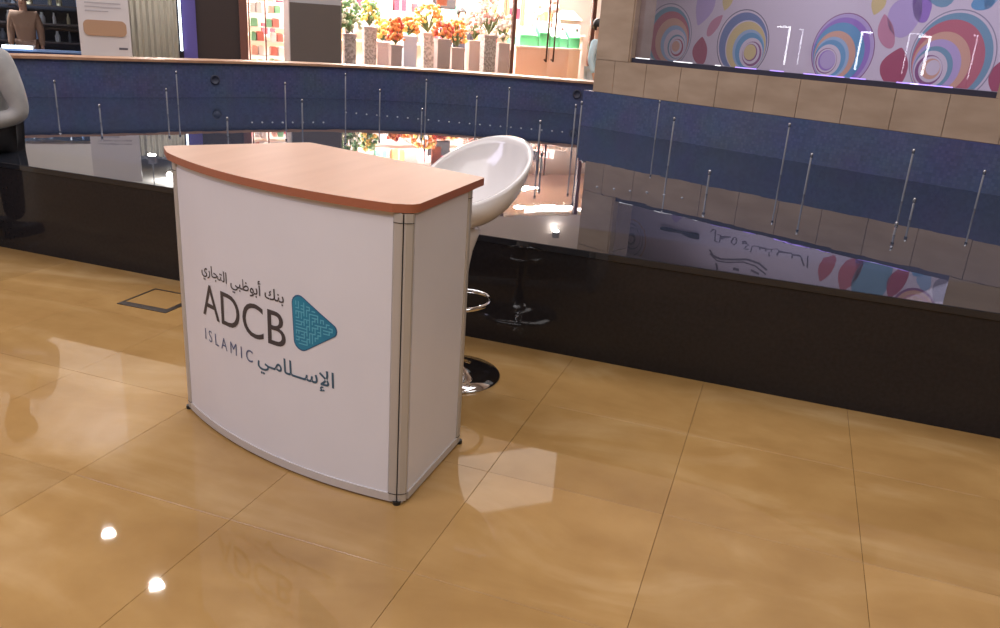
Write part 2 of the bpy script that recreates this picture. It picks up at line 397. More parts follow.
S2 = [('ink', .97, 0), ('white', .95, .4), ('navy', .84, .95), ('white', .97, .9), ('yellow', .8, .95), ('sky', .9, .9), ('blue', .82, .95), ('white', .82, .6), ('maroon', .88, -.9), ('white', .8, -.4), ('maroon', .9, -.9), ('yellow', .8, -.5)]
S3 = [('maroon', .975, 0), ('lavender', .93, .7), ('purple', .9, .95), ('blue', .82, .95), ('peach', .84, .95), ('sky', .9, .95), ('blue', .84, .95), ('white', .82, .6), ('maroon', .93, -.6), ('white', .86, -.2), ('purple', .88, -.9), ('lavender', .8, -.4)]
S4 = [('grey', .975, 0), ('white', .96, .5), ('teal', .9, .95), ('red', .8, .95), ('peach', .84, .95), ('lavender', .82, .9), ('teal', .86, .95), ('white', .82, .6), ('maroon', .86, -.9), ('white', .8, -.3), ('peach', .74, -.9), ('white', .8, -.5)]
gswirl((645, 35), (692, 35), (668, 3), S1, 1)
gswirl((717, 45), (769, 45), (742, 9), S2, 1)
gswirl((811, 55), (877, 40), (854, 13), S3, -1)
gswirl((909, 60), (1000, 45), (962, 9), S4, -1)
def drop(px, py, w, h, rot, col, mir=False, c2=None):
    cx, cz = gp(px, py, mir); s = .0165; pts = []; cz += .26 if mir else 0
    for k in range(26):
        t = 2*PI*k/26; r = 1
        x = math.cos(t)*.5*w*s*(1 if math.sin(t) < 0 else max(.3, 1-.6*math.sin(t)**2)); z = math.sin(t)*.5*h*s
        x += .12*w*s*math.sin(t)**2
        pts.append((cx+x*math.cos(rot)-z*math.sin(rot), cz+x*math.sin(rot)+z*math.cos(rot)))
    part('drop_motif', MB().flatpoly(pts, -.0075, .0008, PN.index(col)), PMATS, graphic)
for a in ((700, 51, 14, 22, .1, 'crimson'), (714.5, 25, 8, 20, -.6, 'pink'), (642, 13, 7, 25, 2.8, 'red'), (637, 49, 6, 18, -.5, 'lavender'), (706, 4, 17, 34, 3.0, 'lavender'), (728, 0, 9, 16, 3.1, 'yellow'),
          (894, 67, 19, 26, 0, 'crimson'), (886, 32, 11, 24, .4, 'pink'), (905, 14, 22, 30, -.3, 'lavender'), (922, 3, 26, 12, -1.2, 'purple'), (879, 3, 10, 16, 3.1, 'yellow'), (983, 1, 14, 12, .5, 'blue'), (1001, 76, 14, 24, 0, 'crimson')): drop(*a)
for a in ((830, 248, 11, 24, .3, 'red'), (853, 254, 15, 30, .3, 'red'), (874, 263, 26, 50, .2, 'teal'), (901, 262, 12, 26, .3, 'crimson'), (929, 256, 20, 10, 1.3, 'sky'), (950, 268, 16, 22, .6, 'grey')): drop(*a, True)
cx, cz = gp(917, 296, True); swirl(cx, cz+.2, .26, [('maroon', .9, 0), ('peach', .8, .2), ('pink', .9, .2), ('peach', .5, .2)], 1)
cx, cz = gp(630, 240, True); swirl(cx, cz, .3, [('peach', .95, 0), ('white', .8, .3), ('grey', .95, .3), ('white', .7, .5), ('grey', .93, .3), ('white', .6, -.5), ('grey', .6, 0), ('white', .6, 0)], 1)
def stroke(ptsl, r=.011, mir=True, name='lettering'):       # a pen line traced on the sheet, flat
    P = [Vector(gp(640+x/5, 195+y/5, mir))+Vector((0, .07)) for x, y in ptsl]; L_ = offset_line(P, r); R_ = offset_line(P, -r)
    mb = MB()
    for i in range(len(P)-1): mb.flatpoly([tuple(L_[i]), tuple(L_[i+1]), tuple(R_[i+1]), tuple(R_[i])], -.008, .0008)
    return mb
for pl in ([(358, 160), (368, 148), (383, 152), (380, 205)], [(383, 205), (404, 210), (408, 180), (392, 176)], [(405, 190), (430, 188), (460, 190)], [(462, 205), (478, 190), (490, 205), (476, 222), (462, 205)],
           [(515, 212), (530, 210), (548, 222), (525, 242), (548, 246)], [(560, 262), (566, 232), (600, 236), (604, 252)], [(604, 240), (630, 244), (634, 262)], [(634, 246), (660, 250), (664, 268)], [(664, 252), (690, 240), (700, 262), (690, 276)],
           [(700, 264), (740, 268), (764, 270), (766, 292)], [(766, 276), (800, 278), (812, 288), (826, 330)], [(846, 282), (842, 340)], [(650, 268), (652, 284)],
           [(722, 200), (730, 214)], [(752, 200), (762, 218), (772, 206)], [(792, 208), (806, 222), (818, 210)], [(836, 212), (838, 240)], [(860, 208), (860, 244)]):
    part('letter_stroke', stroke(pl), PRINT['ink'], graphic)
for pl, r in (([(352, 250), (372, 282), (410, 298), (470, 300), (540, 298), (600, 318), (640, 352)], .014), ([(356, 272), (390, 306), (440, 314), (520, 312), (580, 330), (636, 374)], .01), ([(386, 318), (392, 352)], .016), ([(470, 345), (500, 352)], .02), ([(560, 352), (600, 372)], .014)):
    part('logo_stroke', stroke(pl, r), PRINT['ink'], graphic)
(u0, z0), (u1, z1) = gp(662, 231, True), gp(700, 235, True)
z0 = min(z0, z1); vent = solo('wall_vent', MB().box(0, u1-u0, -.06, -.008, 0, .05).box(.02, u1-u0-.02, -.064, -.06, .012, .02, 1), [BLACK, flat('vent_edge', 90, 90, 100)], 'black slim bar fixed on the white wall graphic above the swirls', 'vent', FACE.w3(1.2+u0, DEEP, .9+z0), FACE.ang)
# lit door frames of the shops behind the viewer, mirrored in the display glass
LED = mat('led_white', (1, 1, 1, 1), .4, emit=1.6, ecol=(.95, .96, 1, 1)); LEDP = mat('led_purple', rgb(150, 110, 255), .4, emit=1.6, ecol=(.5, .35, 1, 1))
LEDF = mat('led_door_frame', (1, 1, 1, 1), .4, emit=18, ecol=(.93, .95, 1, 1)); LEDD = mat('led_door_frame_dim', (1, 1, 1, 1), .4, emit=12, ecol=(.85, .86, 1, 1))
FN3 = Vector((FACE.n.x, FACE.n.y, 0))
def mirrored(x, y, t_=8.0):
    d = ray(x, y); o = Vector((0, 0, EYE)); k_ = ((FACE.a-o.xy).dot(FACE.n)+.1)/(d.xy.dot(FACE.n)); p = o+d*k_; r_ = (d-2*d.dot(FN3)*FN3).normalized()
    return p+r_*t_/r_.xy.length
frames = [(790, 28, -13, .02, 1, 'bright lit door frame with left bar, leftmost reflection in the display glass'), (803, 30, -4, .012, 0, 'dim thin lit door frame, second reflection from left in the display glass'),
          (862, 33, 11, .026, 1, 'bright lit door frame mirrored before the third swirl'), (910, 34, 16, .012, 0, 'dim thin lit door frame mirrored between third and fourth swirls'),
          (930, 38, -12, .028, 1, 'bright lit door frame mirrored before the fourth swirl'), (978, 36, -5, .012, 0, 'dim thin lit door frame mirrored nearest the right edge')]
for x, y, arm, r, hot, lab in frames:
    p = mirrored(x, y, 20 if hot else 20.8); q = mirrored(x+arm, y, 20 if hot else 20.8); v = q.xy-p.xy; L_ = v.length; t = thing('lit_door_frame', lab, 'door frame', (p.x, p.y, 0), math.atan2(v.y, v.x), 'lit door frames opposite the display window')
    m_ = LEDF if hot else LEDD
    part('foot_plate', MB().box(-.06, .06, -.06, .06, 0, .012), ALU, t); r *= 1.0; part('lower_post', MB().box(-r, r, -r, r, .012, .8), DARKGAP, t); part('post', MB().box(-r, r, -r, r, .8, p.z), m_, t); part('top_bar', MB().box(-r, L_, -r, r, p.z, p.z+2*r), m_, t)
sill = struct('trim_1', MB().box(WU0, WU1, .17, .5, WZ0-.04, WZ0-.03), flat('sill_dark', 72, 66, 84, .25), FACE.w3(0), FACE.ang)
lamps = [(.55, .16, LED), (.98, .2, LED), (1.42, .05, LED), (1.62, .2, LEDP), (1.95, .12, LEDP), (2.25, .34, LEDP), (2.64, .12, LEDP), (3.0, .4, LEDP), (3.1, .06, LED)]
for k, (u, w, m_) in enumerate(lamps):
    solo('sill_light', MB().box(0, w, 0, .012, 0, .006), m_, '%s light strip, %s along the foot of the display window' % ('white' if m_ is LED else 'purple', ['first', 'second', 'third', 'fourth', 'fifth', 'sixth', 'seventh', 'eighth', 'ninth'][k]), 'light strip', FACE.w3(u, .06, WZ0+.0125), FACE.ang, 'light strips along the window sill')
area('display_window_light', FACE.w3(1.75, 2.0, 2.78), 4.6, 2.4, 58, (.86, .82, 1), (0, 0, FACE.ang))

# ================================================================== promotion counter
CL, CRT = Vector((-1.971, 2.275)), Vector((-.985, 2.022))
ch = CRT-CL; cw = ch.length; cd = ch.normalized(); cn = Vector((cd.y, -cd.x)); sag = .078
RAD = ((cw/2)**2+sag**2)/(2*sag); OC = (CL+CRT)/2-cn*(RAD-sag)
A0 = math.atan2(CL.y-OC.y, CL.x-OC.x); A1 = math.atan2(CRT.y-OC.y, CRT.x-OC.x)
CB = Vector((-1.47, 2.35))                                  # the counter's base point
def arc(r, a0, a1, n=24): return [OC+Vector((math.cos(a0+(a1-a0)*k/n), math.sin(a0+(a1-a0)*k/n)))*r for k in range(n+1)]
counter = thing('promotion_counter', 'white curved promotion counter with beech top and blue bank logo on front', 'counter', (CB.x, CB.y, 0))
def cp(mb_): mb_.v = [(x-CB.x, y-CB.y, z) for x, y, z in mb_.v]; return mb_
CBR, CBL = Vector((-.953, 2.478)), Vector((-1.80, 2.735))
da = .022/RAD
part('front_panel', cp(ribbon(MB(), arc(RAD, A0+da, A1-da), arc(RAD-.008, A0+da, A1-da), .03, .918)), PANEL, counter, 'white curved front panel')
part('bottom_rail', cp(ribbon(MB(), arc(RAD+.004, A0+da*.3, A1-da*.3), arc(RAD-.02, A0+da*.3, A1-da*.3), .008, .036)), ALUL, counter)
part('top_rail', cp(ribbon(MB(), arc(RAD-.002, A0+da, A1-da), arc(RAD-.02, A0+da, A1-da), .918, .936)), ALUL, counter)
def strip(p, q, th, z0, z1, ins=0.0, out=0.0):              # straight panel between two plan points
    t = (q-p).normalized(); n = Vector((t.y, -t.x)); a = p+t*ins+n*out; b = q-t*ins+n*out
    return cp(ribbon(MB(), [a, b], [a-n*th, b-n*th], z0, z1))
SRF = Vector((-.955, 2.044))
part('side_panel', strip(SRF, CBR, .008, .03, .925, .012), PANEL, counter, 'white flat side panel')
part('side_panel', strip(CBL, CL, .008, .03, .925, .012), PANEL, counter)
for p, q in ((SRF, CBR), (CBL, CL)):
    part('bottom_rail', strip(p, q, .02, .008, .034, .01, .004), ALUL, counter); part('top_rail', strip(p, q, .02, .925, .936, .01), ALUL, counter)
part('back_rail', strip(CBR, CBL, .02, .008, .04, .015), ALUL, counter); part('back_rail', strip(CBR, CBL, .02, .9, .936, .015), ALUL, counter)
inner = [OC+(p-OC)*((RAD-.03)/RAD) for p in arc(RAD, A0+da*2, A1-da*2, 12)]
part('inner_shelf', cp(MB().prism([tuple(p) for p in inner]+[(CBR.x-.02, CBR.y-.02), (CBL.x+.02, CBL.y-.02)], .48, .498)), PANEL, counter)
def post(p, d1, d2, name='corner_post'):                     # two bevelled half profiles with a dark groove between
    o = None
    for d_, w in ((d1, .0), (d2, .0)):
        n = Vector((-d_.y, d_.x)); n = n if n.dot(p-Vector((-1.45, 2.4))) > 0 else -n
        a = p+d_*.0012; b = p+d_*.03
        q = [a+n*.004, a+n*.006+d_*.005, b+n*.006-d_*.005, b+n*.002, b-n*.022, a-n*.022]
        ar = sum(q[i].x*q[(i+1) % 6].y-q[(i+1) % 6].x*q[i].y for i in range(6))
        if ar < 0: q = q[::-1]
        mb = cp(MB().prism([tuple(v) for v in q], .012, .934))
        o = part(name, mb, ALU, counter)
        for z in (.036, .906): link('joint_line', cp(MB().prism([tuple(v*1.0+n*.0012) for v in q], z, z+.002)).mesh('joint_line', DARKGAP), o)
    mb = cp(MB().prism([tuple(p+Vector((x, y))) for x, y in ((-.0035, -.0015), (.0, -.003), (.001, .004), (-.004, .004))], .014, .93)); part('post_core', mb, DARKGAP, counter)
    part('foot', cp(MB().lathe([(.012, 0), (.013, .002), (.013, .013)], (p.x, p.y, 0), 12)), BLACK, counter)
tan1 = Vector((math.sin(A1), -math.cos(A1))); tan0 = Vector((-math.sin(A0), math.cos(A0)))
CFR = Vector((-.976, 2.024))
post(CFR, -Vector((-math.sin(A1), math.cos(A1))), Vector((.78, .62)).normalized()); post(CL, tan0.normalized(), (CBL-CL).normalized())
post(CBR, (SRF-CBR).normalized(), (CBL-CBR).normalized()); post(CBL, (CL-CBL).normalized(), (CBR-CBL).normalized())
tp = [tuple(p) for p in arc(RAD+.012, A0-.012, A1-.012, 20)]
outl = tp+[(-.942, 2.035), (-.938, 2.555), (-1.77, 2.815), (-2.095, 2.375)]
outl = round_poly([Vector(p) for p in outl], [0]*len(tp)+[.045, .012, .03, .02], 6)
mb = MB(); c_ = sum(outl, Vector((0, 0)))/len(outl)
part('counter_top', cp(mb.prism([tuple(p) for p in outl], .9365, .9615, 0, 1)), [LAMINATE, EDGE], counter, 'beech laminate top with brown edge')
# ------- print on the front: flat outlines bent round the panel
def bend(me, s0, z0, sx, sz, off=.0012):
    for v in me.vertices:
        s, z = s0+v.co.x*sx, z0+v.co.y*sz; a = A0+s/RAD; r = RAD+off+v.co.z*.0
        v.co = (OC.x+r*math.cos(a)-CB.x, OC.y+r*math.sin(a)-CB.y, z)
def text_mesh(body, thick=0.0):
    c = bpy.data.curves.new('lettering', 'FONT'); c.body = body; c.offset = thick; c.resolution_u = 5
    o = bpy.data.objects.new('lettering', c); COL.objects.link(o); bpy.context.view_layer.update()
    me = bpy.data.meshes.new_from_object(o.evaluated_get(bpy.context.evaluated_depsgraph_get()))
    bpy.data.objects.remove(o); bpy.data.curves.remove(c)
    bm = bmesh.new(); bm.from_mesh(me); xs_ = [v.co.x for v in bm.verts]
    bmesh.ops.triangulate(bm, faces=bm.faces); bm.to_mesh(me); bm.free()
    return me
def lettering(body, s0, s1, z0, z1, m_, thick=0.0, label=None):
    me = text_mesh(body, thick); X = [v.co.x for v in me.vertices]; Y = [v.co.y for v in me.vertices]
    a, b, c, d = min(X), max(X), min(Y), max(Y)
    for v in me.vertices: v.co.x -= a; v.co.y -= c; v.co.z = 0
    bend(me, s0, z0, (s1-s0)/(b-a), (z1-z0)/(d-c)); me.materials.clear(); me.materials.append(m_)
    bm = bmesh.new(); bm.from_mesh(me); bmesh.ops.remove_doubles(bm, verts=bm.verts, dist=1e-6); bm.verts.ensure_lookup_table(); seen = set(); isl = []
    for v in bm.verts:
        if v.index in seen: continue
        st_k = [v]; comp = set(); seen.add(v.index)
        while st_k:
            q = st_k.pop(); comp.add(q.index)
            for e_ in q.link_edges:
                w_ = e_.other_vert(q)
                if w_.index not in seen: seen.add(w_.index); st_k.append(w_)
        isl.append(comp)
    for comp in isl:
        ids = sorted(comp); mp_ = {i: k for k, i in enumerate(ids)}; mb = MB()
        mb.add([bm.verts[i].co for i in ids], [tuple(mp_[v.index] for v in f_.verts) for f_ in bm.faces if f_.verts[0].index in comp])
        if mb.f: link('letter', mb.mesh('letter', m_), counter)['label'] = label
    bm.free()
ARABIC1 = ''.join(reversed('\ufe91\ufee8\ufeda \ufe83\ufe91\ufeee\ufec7\ufe92\ufef2 \ufe8d\ufedf\ufe98\ufea0\ufe8e\ufead\ufef1'))
ARABIC2 = ''.join(reversed('\ufe8d\ufef9\ufeb3\u0640\u0640\ufee0\ufe8e\ufee3\u0640\ufef2'))
lettering(ARABIC1, .192, .628, .568, .64, INK, .01, 'dark Arabic bank name')
lettering('ADCB', .187, .632, .438, .557, INK, .0, 'large dark letters ADCB')
lettering('I S L A M I C', .192, .476, .346, .389, INKS, .0, 'slate letters ISLAMIC')
lettering(ARABIC2, .5, .82, .322, .405, INKT, .01, 'teal Arabic word')
tri = round_poly([Vector(p) for p in ((.658, .655), (.853, .543), (.668, .425))], [.03, .022, .032], 8)
def inside(x, z, P):
    c = False; n = len(P)
    for i in range(n):
        a, b = P[i], P[i-1]
        if (a.y > z) != (b.y > z) and x < (b.x-a.x)*(z-a.y)/(b.y-a.y)+a.x: c = not c
    return c
def sheet(name, polys, m_, off, label=None, parent=counter):
    mb = MB()
    for P in polys: mb.add([(p[0], p[1], 0) for p in P], [tuple(range(len(P)))])
    me = mb.mesh(name, m_); bm = bmesh.new(); bm.from_mesh(me)
    for k in range(9): bmesh.ops.bisect_plane(bm, geom=bm.verts[:]+bm.edges[:]+bm.faces[:], plane_co=(.66+k*.02, 0, 0), plane_no=(1, 0, 0))
    bm.to_mesh(me); bm.free(); bend(me, 0, 0, 1, 1, off); o = link(name, me, parent)
    if label: o['label'] = label
    return o
emb = sheet('emblem', [[tuple(p) for p in tri]], TEALD, .0010, 'rounded teal triangle emblem')
cen = sum(tri, Vector((0, 0)))/len(tri)
tin = [cen+(p-cen)*.95 for p in tri]; sheet('emblem_field', [[tuple(p) for p in tin]], TEAL, .0014, None, emb)
bars = []; tin2 = [cen+(p-cen)*.88 for p in tri]; rnd = random.Random(3); gs = .0105
for i in range(20):                                          # square maze pattern like kufic script
    for j in range(24):
        x, z = .655+i*gs, .43+j*gs
        if rnd.random() < .5: q = [(x, z), (x+gs*.34, z), (x+gs*.34, z+gs*1.3), (x, z+gs*1.3)]
        else: q = [(x, z), (x+gs*1.3, z), (x+gs*1.3, z+gs*.34), (x, z+gs*.34)]
        if all(inside(a, b, tin2) for a, b in q): bars.append(q)
sheet('emblem_pattern', bars, TEALL, .0018, 'light square maze pattern', emb)['kind'] = 'stuff'

# ================================================================== bar stool behind the counter
ST = at(453, 374, 0)
stool = thing('bar_stool', 'white moulded swivel bar stool with chrome base behind the counter', 'stool', (ST.x, ST.y, 0), math.radians(72))
part('base', MB().lathe([(.205, 0), (.207, .004), (.2, .012), (.15, .02), (.09, .032), (.045, .06), (.032, .1), (.029, .14)], seg=48), CHROME, stool, 'round chrome trumpet base')
part('column', MB().lathe([(.026, .135), (.026, .4)], seg=20), CHROME, stool)
ring = [(.145*math.cos(2*PI*k/36)+.02, .12*math.sin(2*PI*k/36), .335) for k in range(36)]
fr = part('foot_rest', MB().tube(ring, .0095, 10, closed=True), CHROME, stool, 'chrome foot ring')
link('bracket', MB().tube([(-.12, 0, .335), (0, 0, .345), (0, .001, .345)], .01, 8).mesh('bracket', CHROME), fr)
mb = MB(); nT, nR = 56, 16; vi, vo = [], []
def shell(th, t, th_off):                                    # th from the back (+x), t from the seat centre to the rim
    c = (1+math.cos(th))/2; e = c**1.15
    rim_r = .2; rim_z = .77+.232*e; z0 = .655
    r = rim_r*math.sin(min(t*1.08, 1.0)*PI/2)*(1+.1*c*t)
    z = z0+(rim_z-z0)*(1-math.cos(t*PI/2))**(.95)
    r -= th_off*t; x = r*math.cos(th)+.05*t*t*c+.05*t; y = r*math.sin(th)*1.06
    return (x, y, z+th_off*(1-t))
for off in (0.0, .018):
    for i in range(nT):
        for j in range(nR+1): vi.append(shell(2*PI*i/nT, max(j/nR, .001), off))
n1 = nT*(nR+1); fs = []
for i in range(nT):
    i2 = (i+1) % nT
    for j in range(nR):
        a, b, c, d = i*(nR+1)+j, i2*(nR+1)+j, i2*(nR+1)+j+1, i*(nR+1)+j+1
        fs.append((d, c, b, a)); fs.append((a+n1, b+n1, c+n1, d+n1))
    a, b = i*(nR+1)+nR, i2*(nR+1)+nR; fs.append((a, a+n1, b+n1, b))
mb.add(vi, fs, 0, True)
part('seat_shell', mb, SHELLM, stool, 'glossy white bucket seat')
part('neck', MB().lathe([(.034, .38), (.037, .43), (.044, .5), (.054, .56), (.07, .61), (.081, .645), (.06, .663)], (.005, 0, 0), 32), SHELLM, stool, 'white flared neck')

# ================================================================== fountain pipes standing in the water
def pipe_mesh(h):
    return MB().lathe([(.006, .0005), (.006, h-.03), (.005, h-.028)], seg=10).mesh('pipe', STEELD), MB().lathe([(.005, h-.03), (.009, h-.028), (.009, h-.006), (.006, h)], seg=10).mesh('nozzle_tip', STEEL)
tall = [(176, 71, .31), (285, 82, .28), (345.5, 73, .36), (426.5, 79, .36), (509.6, 87, .37), (576, 104, .37), (582, 101, .41), (660, 100, .36), (674.5, 117, .36), (790, 123, .38), (914, 149, .34),
        (54, 80, .23), (166, 88, .22), (302, 99, .24), (380, 89, .26), (477, 96, .27), (540.5, 120, .29), (812, 153, .27), (985, 170, .25),
        (99, 104, .14), (227, 117, .14), (422, 108, .15), (542, 152, .14), (710, 170, .15), (915, 198, .13), (897, 222, .07)]
ORD = 'first second third fourth fifth sixth seventh eighth ninth tenth eleventh twelfth thirteenth fourteenth fifteenth sixteenth seventeenth eighteenth nineteenth twentieth twenty-first twenty-second twenty-third twenty-fourth twenty-fifth twenty-sixth'.split()
for k, (x, y, h) in enumerate(sorted(tall)):
    p = at(x, y, ZW+h); kind = 'tall' if h > .3 else 'medium' if h > .2 else 'short'
    t = thing('fountain_pipe', '%s thin steel fountain pipe, %s from the left in the pool' % (kind, ORD[k]), 'pipe', (p.x, p.y, ZW), 0, 'steel pipes in the fountain')
    a, b = pipe_mesh(h); link('pipe', a, t); link('nozzle_tip', b, t)
jet = MB().lathe([(.008, .0005), (.008, .003), (.005, .006), (0, .007)], seg=10).mesh('water_jet_nozzle', STEELD)
jl = [(252+10.2*k, 122.5) for k in range(8)] + [(346+10.3*k, 112.5+k*.93) for k in range(22)] + [(597, 187), (614, 189), (630, 191), (647, 192.5), (664, 195), (682, 198)]
for k, (x, y) in enumerate(jl):
    p = at(x, y, ZW); k2, row = (k, 'short row near the curved wall') if k < 8 else (k-8, 'long row near the curved wall') if k < 30 else (k-30, 'row before the stone block')
    tag(link('jet_nozzle', jet, None, (p.x, p.y, ZW)), 'tiny jet nozzle, %s from the left in the %s' % (ORD[k2], row), 'nozzle', 'tiny jet nozzles in the pool')

# floor box with dark metal frame beside the counter
c4 = [at(127, 304.5, 0).xy, at(176, 314, 0).xy, at(188, 296, 0).xy, at(150, 289, 0).xy]
fbx = sum(c4, Vector((0, 0)))/4; t = thing('floor_box', 'square floor box with dark metal frame left of the counter', 'floor box', (fbx.x, fbx.y, 0))
ex = (c4[1]-c4[0]); hw = ex.length/2; ra = math.atan2(ex.y, ex.x); hd = hw*.95; t.rotation_euler = (0, 0, ra)
for n_, b_ in (('frame_bar', (-hw, hw, -hd, -hd+.045)), ('frame_bar', (-hw, hw, hd-.012, hd)), ('frame_bar', (hw-.03, hw, -hd+.045, hd-.012)), ('frame_bar', (-hw, -hw+.012, -hd+.045, hd-.012))):
    part(n_, MB().box(*b_, 0, .003), flat('floor_box_metal', 66, 56, 50, .4, metal=.4), t)
part('tile_inlay', MB().box(-hw+.012, hw-.03, -hd+.045, hd-.012, 0, .0015), MARBLE, t)

# ================================================================== shops across the pool
LIGHTW = flat('shop_white', 236, 226, 222); PINKW = flat('fascia_pinkish_white', 228, 214, 208); DARKB = flat('dark_brown_wall', 58, 50, 50, .35); GREYP = flat('pillar_grey', 170, 168, 172)
def sbox(u0, u1, o0, o1, z0, z1): return MB().box(u0, u1, o0, o1, z0, z1)
def sstruct(name, mb_, m_): return struct(name, mb_, m_, SHOP.w3(0), SHOP.ang)
def sthing(name, label, cat, u, off, z=0, group=None): return thing(name, label, cat, SHOP.w3(u, off, z), SHOP.ang, group)
def su(x, off=0, y=40): return SHOP.uz(x, y, off)[0]
def sz(x, y, off=0): return SHOP.uz(x, y, off)[1]
sstruct('wall_shop_fascia', sbox(2.34, 11, 0, .25, 2.6, 5.99), PINKW)
sstruct('wall_shop_header', sbox(-5, 1.02, 0, .25, 1.47, 5.99), flat('header_grey', 226, 222, 220))
sstruct('wall_corridor_header', sbox(1.02, 2.34, .02, .25, 2.5, 5.99), flat('header_beige', 200, 190, 176))
sstruct('wall_shop_back', sbox(2.95, 11, 5, 5.2, 0, 3), LIGHTW)
sstruct('wall_shop_partition', sbox(2.75, 2.95, .5, 5, 0, 3), LIGHTW)
sstruct('ceiling_shop', sbox(2.95, 11, .26, 5, 2.85, 2.95), flat('shop_ceiling_pink', 232, 206, 196))
sstruct('wall_dark', sbox(su(197), su(240), 0, .4, 0, 2.6), DARKB)
sstruct('trim_2', sbox(su(240), su(248), -.03, .4, 0, 2.6), flat('reddish_brown_trim', 112, 76, 68, .35))
sstruct('trim_3', sbox(su(183), su(197), -.04, .4, 0, 2.5), flat('purple_pillar', 92, 84, 150, .3))
sstruct('trim_4', sbox(su(178.5), su(183), -.05, .3, 0, 2.5), flat('dark_metal_edge', 26, 26, 34, .3))
solo('wall_light', sbox(0, .03, 0, .02, 0, .85), mat('cool_tube', (1, 1, 1, 1), .4, emit=4, ecol=(.75, .88, 1, 1)), 'upright white light tube on the dark edge beside the purple pillar', 'light', SHOP.w3(su(180), -.075, .82), SHOP.ang)
pil = sstruct('wall_pillar', sbox(su(288.5), su(340), -.1, .5, 0, 2.599), GREYP)
link('dark_panel', sbox(su(288.5)+.01, su(340)-.01, -.12, -.101, 0, sz(310, 3.5)).mesh('dark_panel', flat('pillar_dark_panel', 92, 86, 84, .35)), pil)
sstruct('wall_left_shop_back', sbox(-5, .95, 2.2, 2.3, 0, 2.4), flat('navy_shop_wall', 30, 36, 52))
sstruct('wall_left_shop_side', sbox(.955, 1.02, .26, 4.5, 0, 2.4), flat('dark_post', 44, 42, 52, .4))
sstruct('ceiling_left_shop', sbox(-5, .95, .26, 2.2, 2.3, 2.4), DARKB)
sstruct('wall_corridor_back', sbox(.3, 2.9, 4.6, 4.7, 0, 2.5), flat('corridor_pale', 196, 194, 182))
sstruct('ceiling_corridor', sbox(1.03, 2.7, .26, 4.6, 2.4, 2.5), CEILM)
# shop front posts, glass and the door
BROWN = flat('brown_mullion', 104, 66, 56, .35)
for x0, x1 in ((512.5, 515.5), (591, 594.5), (339.5, 342)): sstruct('trim_5', sbox(su(x0), su(x1), .02, .1, 0, 2.6), BROWN)
win2 = sstruct('window_2', sbox(su(342)+.002, su(512.5)-.002, .03, .09, 0, .1), BROWN)
link('pane', sbox(su(342)+.004, su(512.5)-.004, .055, .065, .1, 2.6).mesh('pane', GLASS), win2)
door = sstruct('door_1', sbox(su(516)+.002, su(591)-.004, .03, .09, 0, .1), BROWN)
um = su(551.5)
for a, b in ((su(516)+.004, um-.004), (um+.004, su(591)-.008)): link('pane', sbox(a, b, .055, .065, .1, 2.6).mesh('pane', GLASS), door)
for x in (548, 555):
    u = su(x, -.05); link('handle', MB().tube([(u, .03, sz(x, 60)), (u, -.04, sz(x, 62)), (u, -.04, 1.9), (u, .03, 1.92)], .014, 8).mesh('handle', flat('bronze_handle', 96, 66, 58, .3, metal=.5)), door)
for k, (u, o_) in enumerate(((3.6, 1.6), (5.0, 1.3), (5.0, 3.2), (6.6, 1.5), (6.6, 3.2), (8.4, 1.5), (8.4, 3.2))): area('shop_tube_light', SHOP.w3(u, o_, 2.8), 1.2, .12, 230, (1, .93, .89), (0, 0, SHOP.ang))
area('left_shop_light', SHOP.w3(-.6, 1.2, 2.25), 1.4, .1, 80, (.8, .88, 1), (0, 0, SHOP.ang))
cl_ = bpy.data.lights.new('corridor_lamp', 'POINT'); cl_.energy = 45; cl_.shadow_soft_size = .04; cl_.color = (1, .98, .94); link('corridor_lamp', cl_, None, SHOP.w3(1.85, 2.2, 2.3))

# planters with flowers just inside the shop glass
LATT = vary(mat('patterned_vase', rgb(150, 142, 140), .4), 30, rgb(140, 132, 130), rgb(186, 178, 174), 2, p0=.42, p1=.58)
PLAIN = flat('plain_vase', 168, 152, 150, .4); BLUEV = flat('bluish_vase', 190, 196, 214, .3)
vases = [(343.6, 355, 33.6, 'p'), (363, 375.5, 26.6, 'p'), (376, 388, 42, 'n'), (390, 401, 45, 'n'), (402, 415.5, 36, 'b'), (422.5, 433, 33, 'p'), (436, 449, 39, 'n'), (450.5, 463, 47.6, 'n'), (467.5, 481, 40.5, 'n'), (482.5, 494.5, 35, 'p'), (497, 509.5, 43, 'n')]
flw = [(20, 27, 'green', 'pale'), (16, 22, 'green', 'yellow'), (17, 20, 'yellow', 'orange'), (15, 22, 'orange', 'red'), (16, 16, 'orange', 'yellow'), (30, 25, 'orange', 'yellow'), (18, 14, 'orange', 'red'), (18, 24, 'orange', 'yellow'), (22, 26, 'white', 'pink'), (28, 32, 'white', 'pink'), (20, 24, 'white', 'pale')]
FC = {n: flat('flower_'+n, *c) for n, c in dict(green=(126, 168, 110), pale=(222, 226, 196), yellow=(240, 206, 110), orange=(232, 140, 72), red=(206, 84, 60), white=(240, 232, 224), pink=(226, 168, 160)).items()}
LEAF = flat('bouquet_leaf', 110, 128, 84)
desc = {'p': 'lattice-patterned grey', 'n': 'plain grey', 'b': 'smooth bluish-white'}
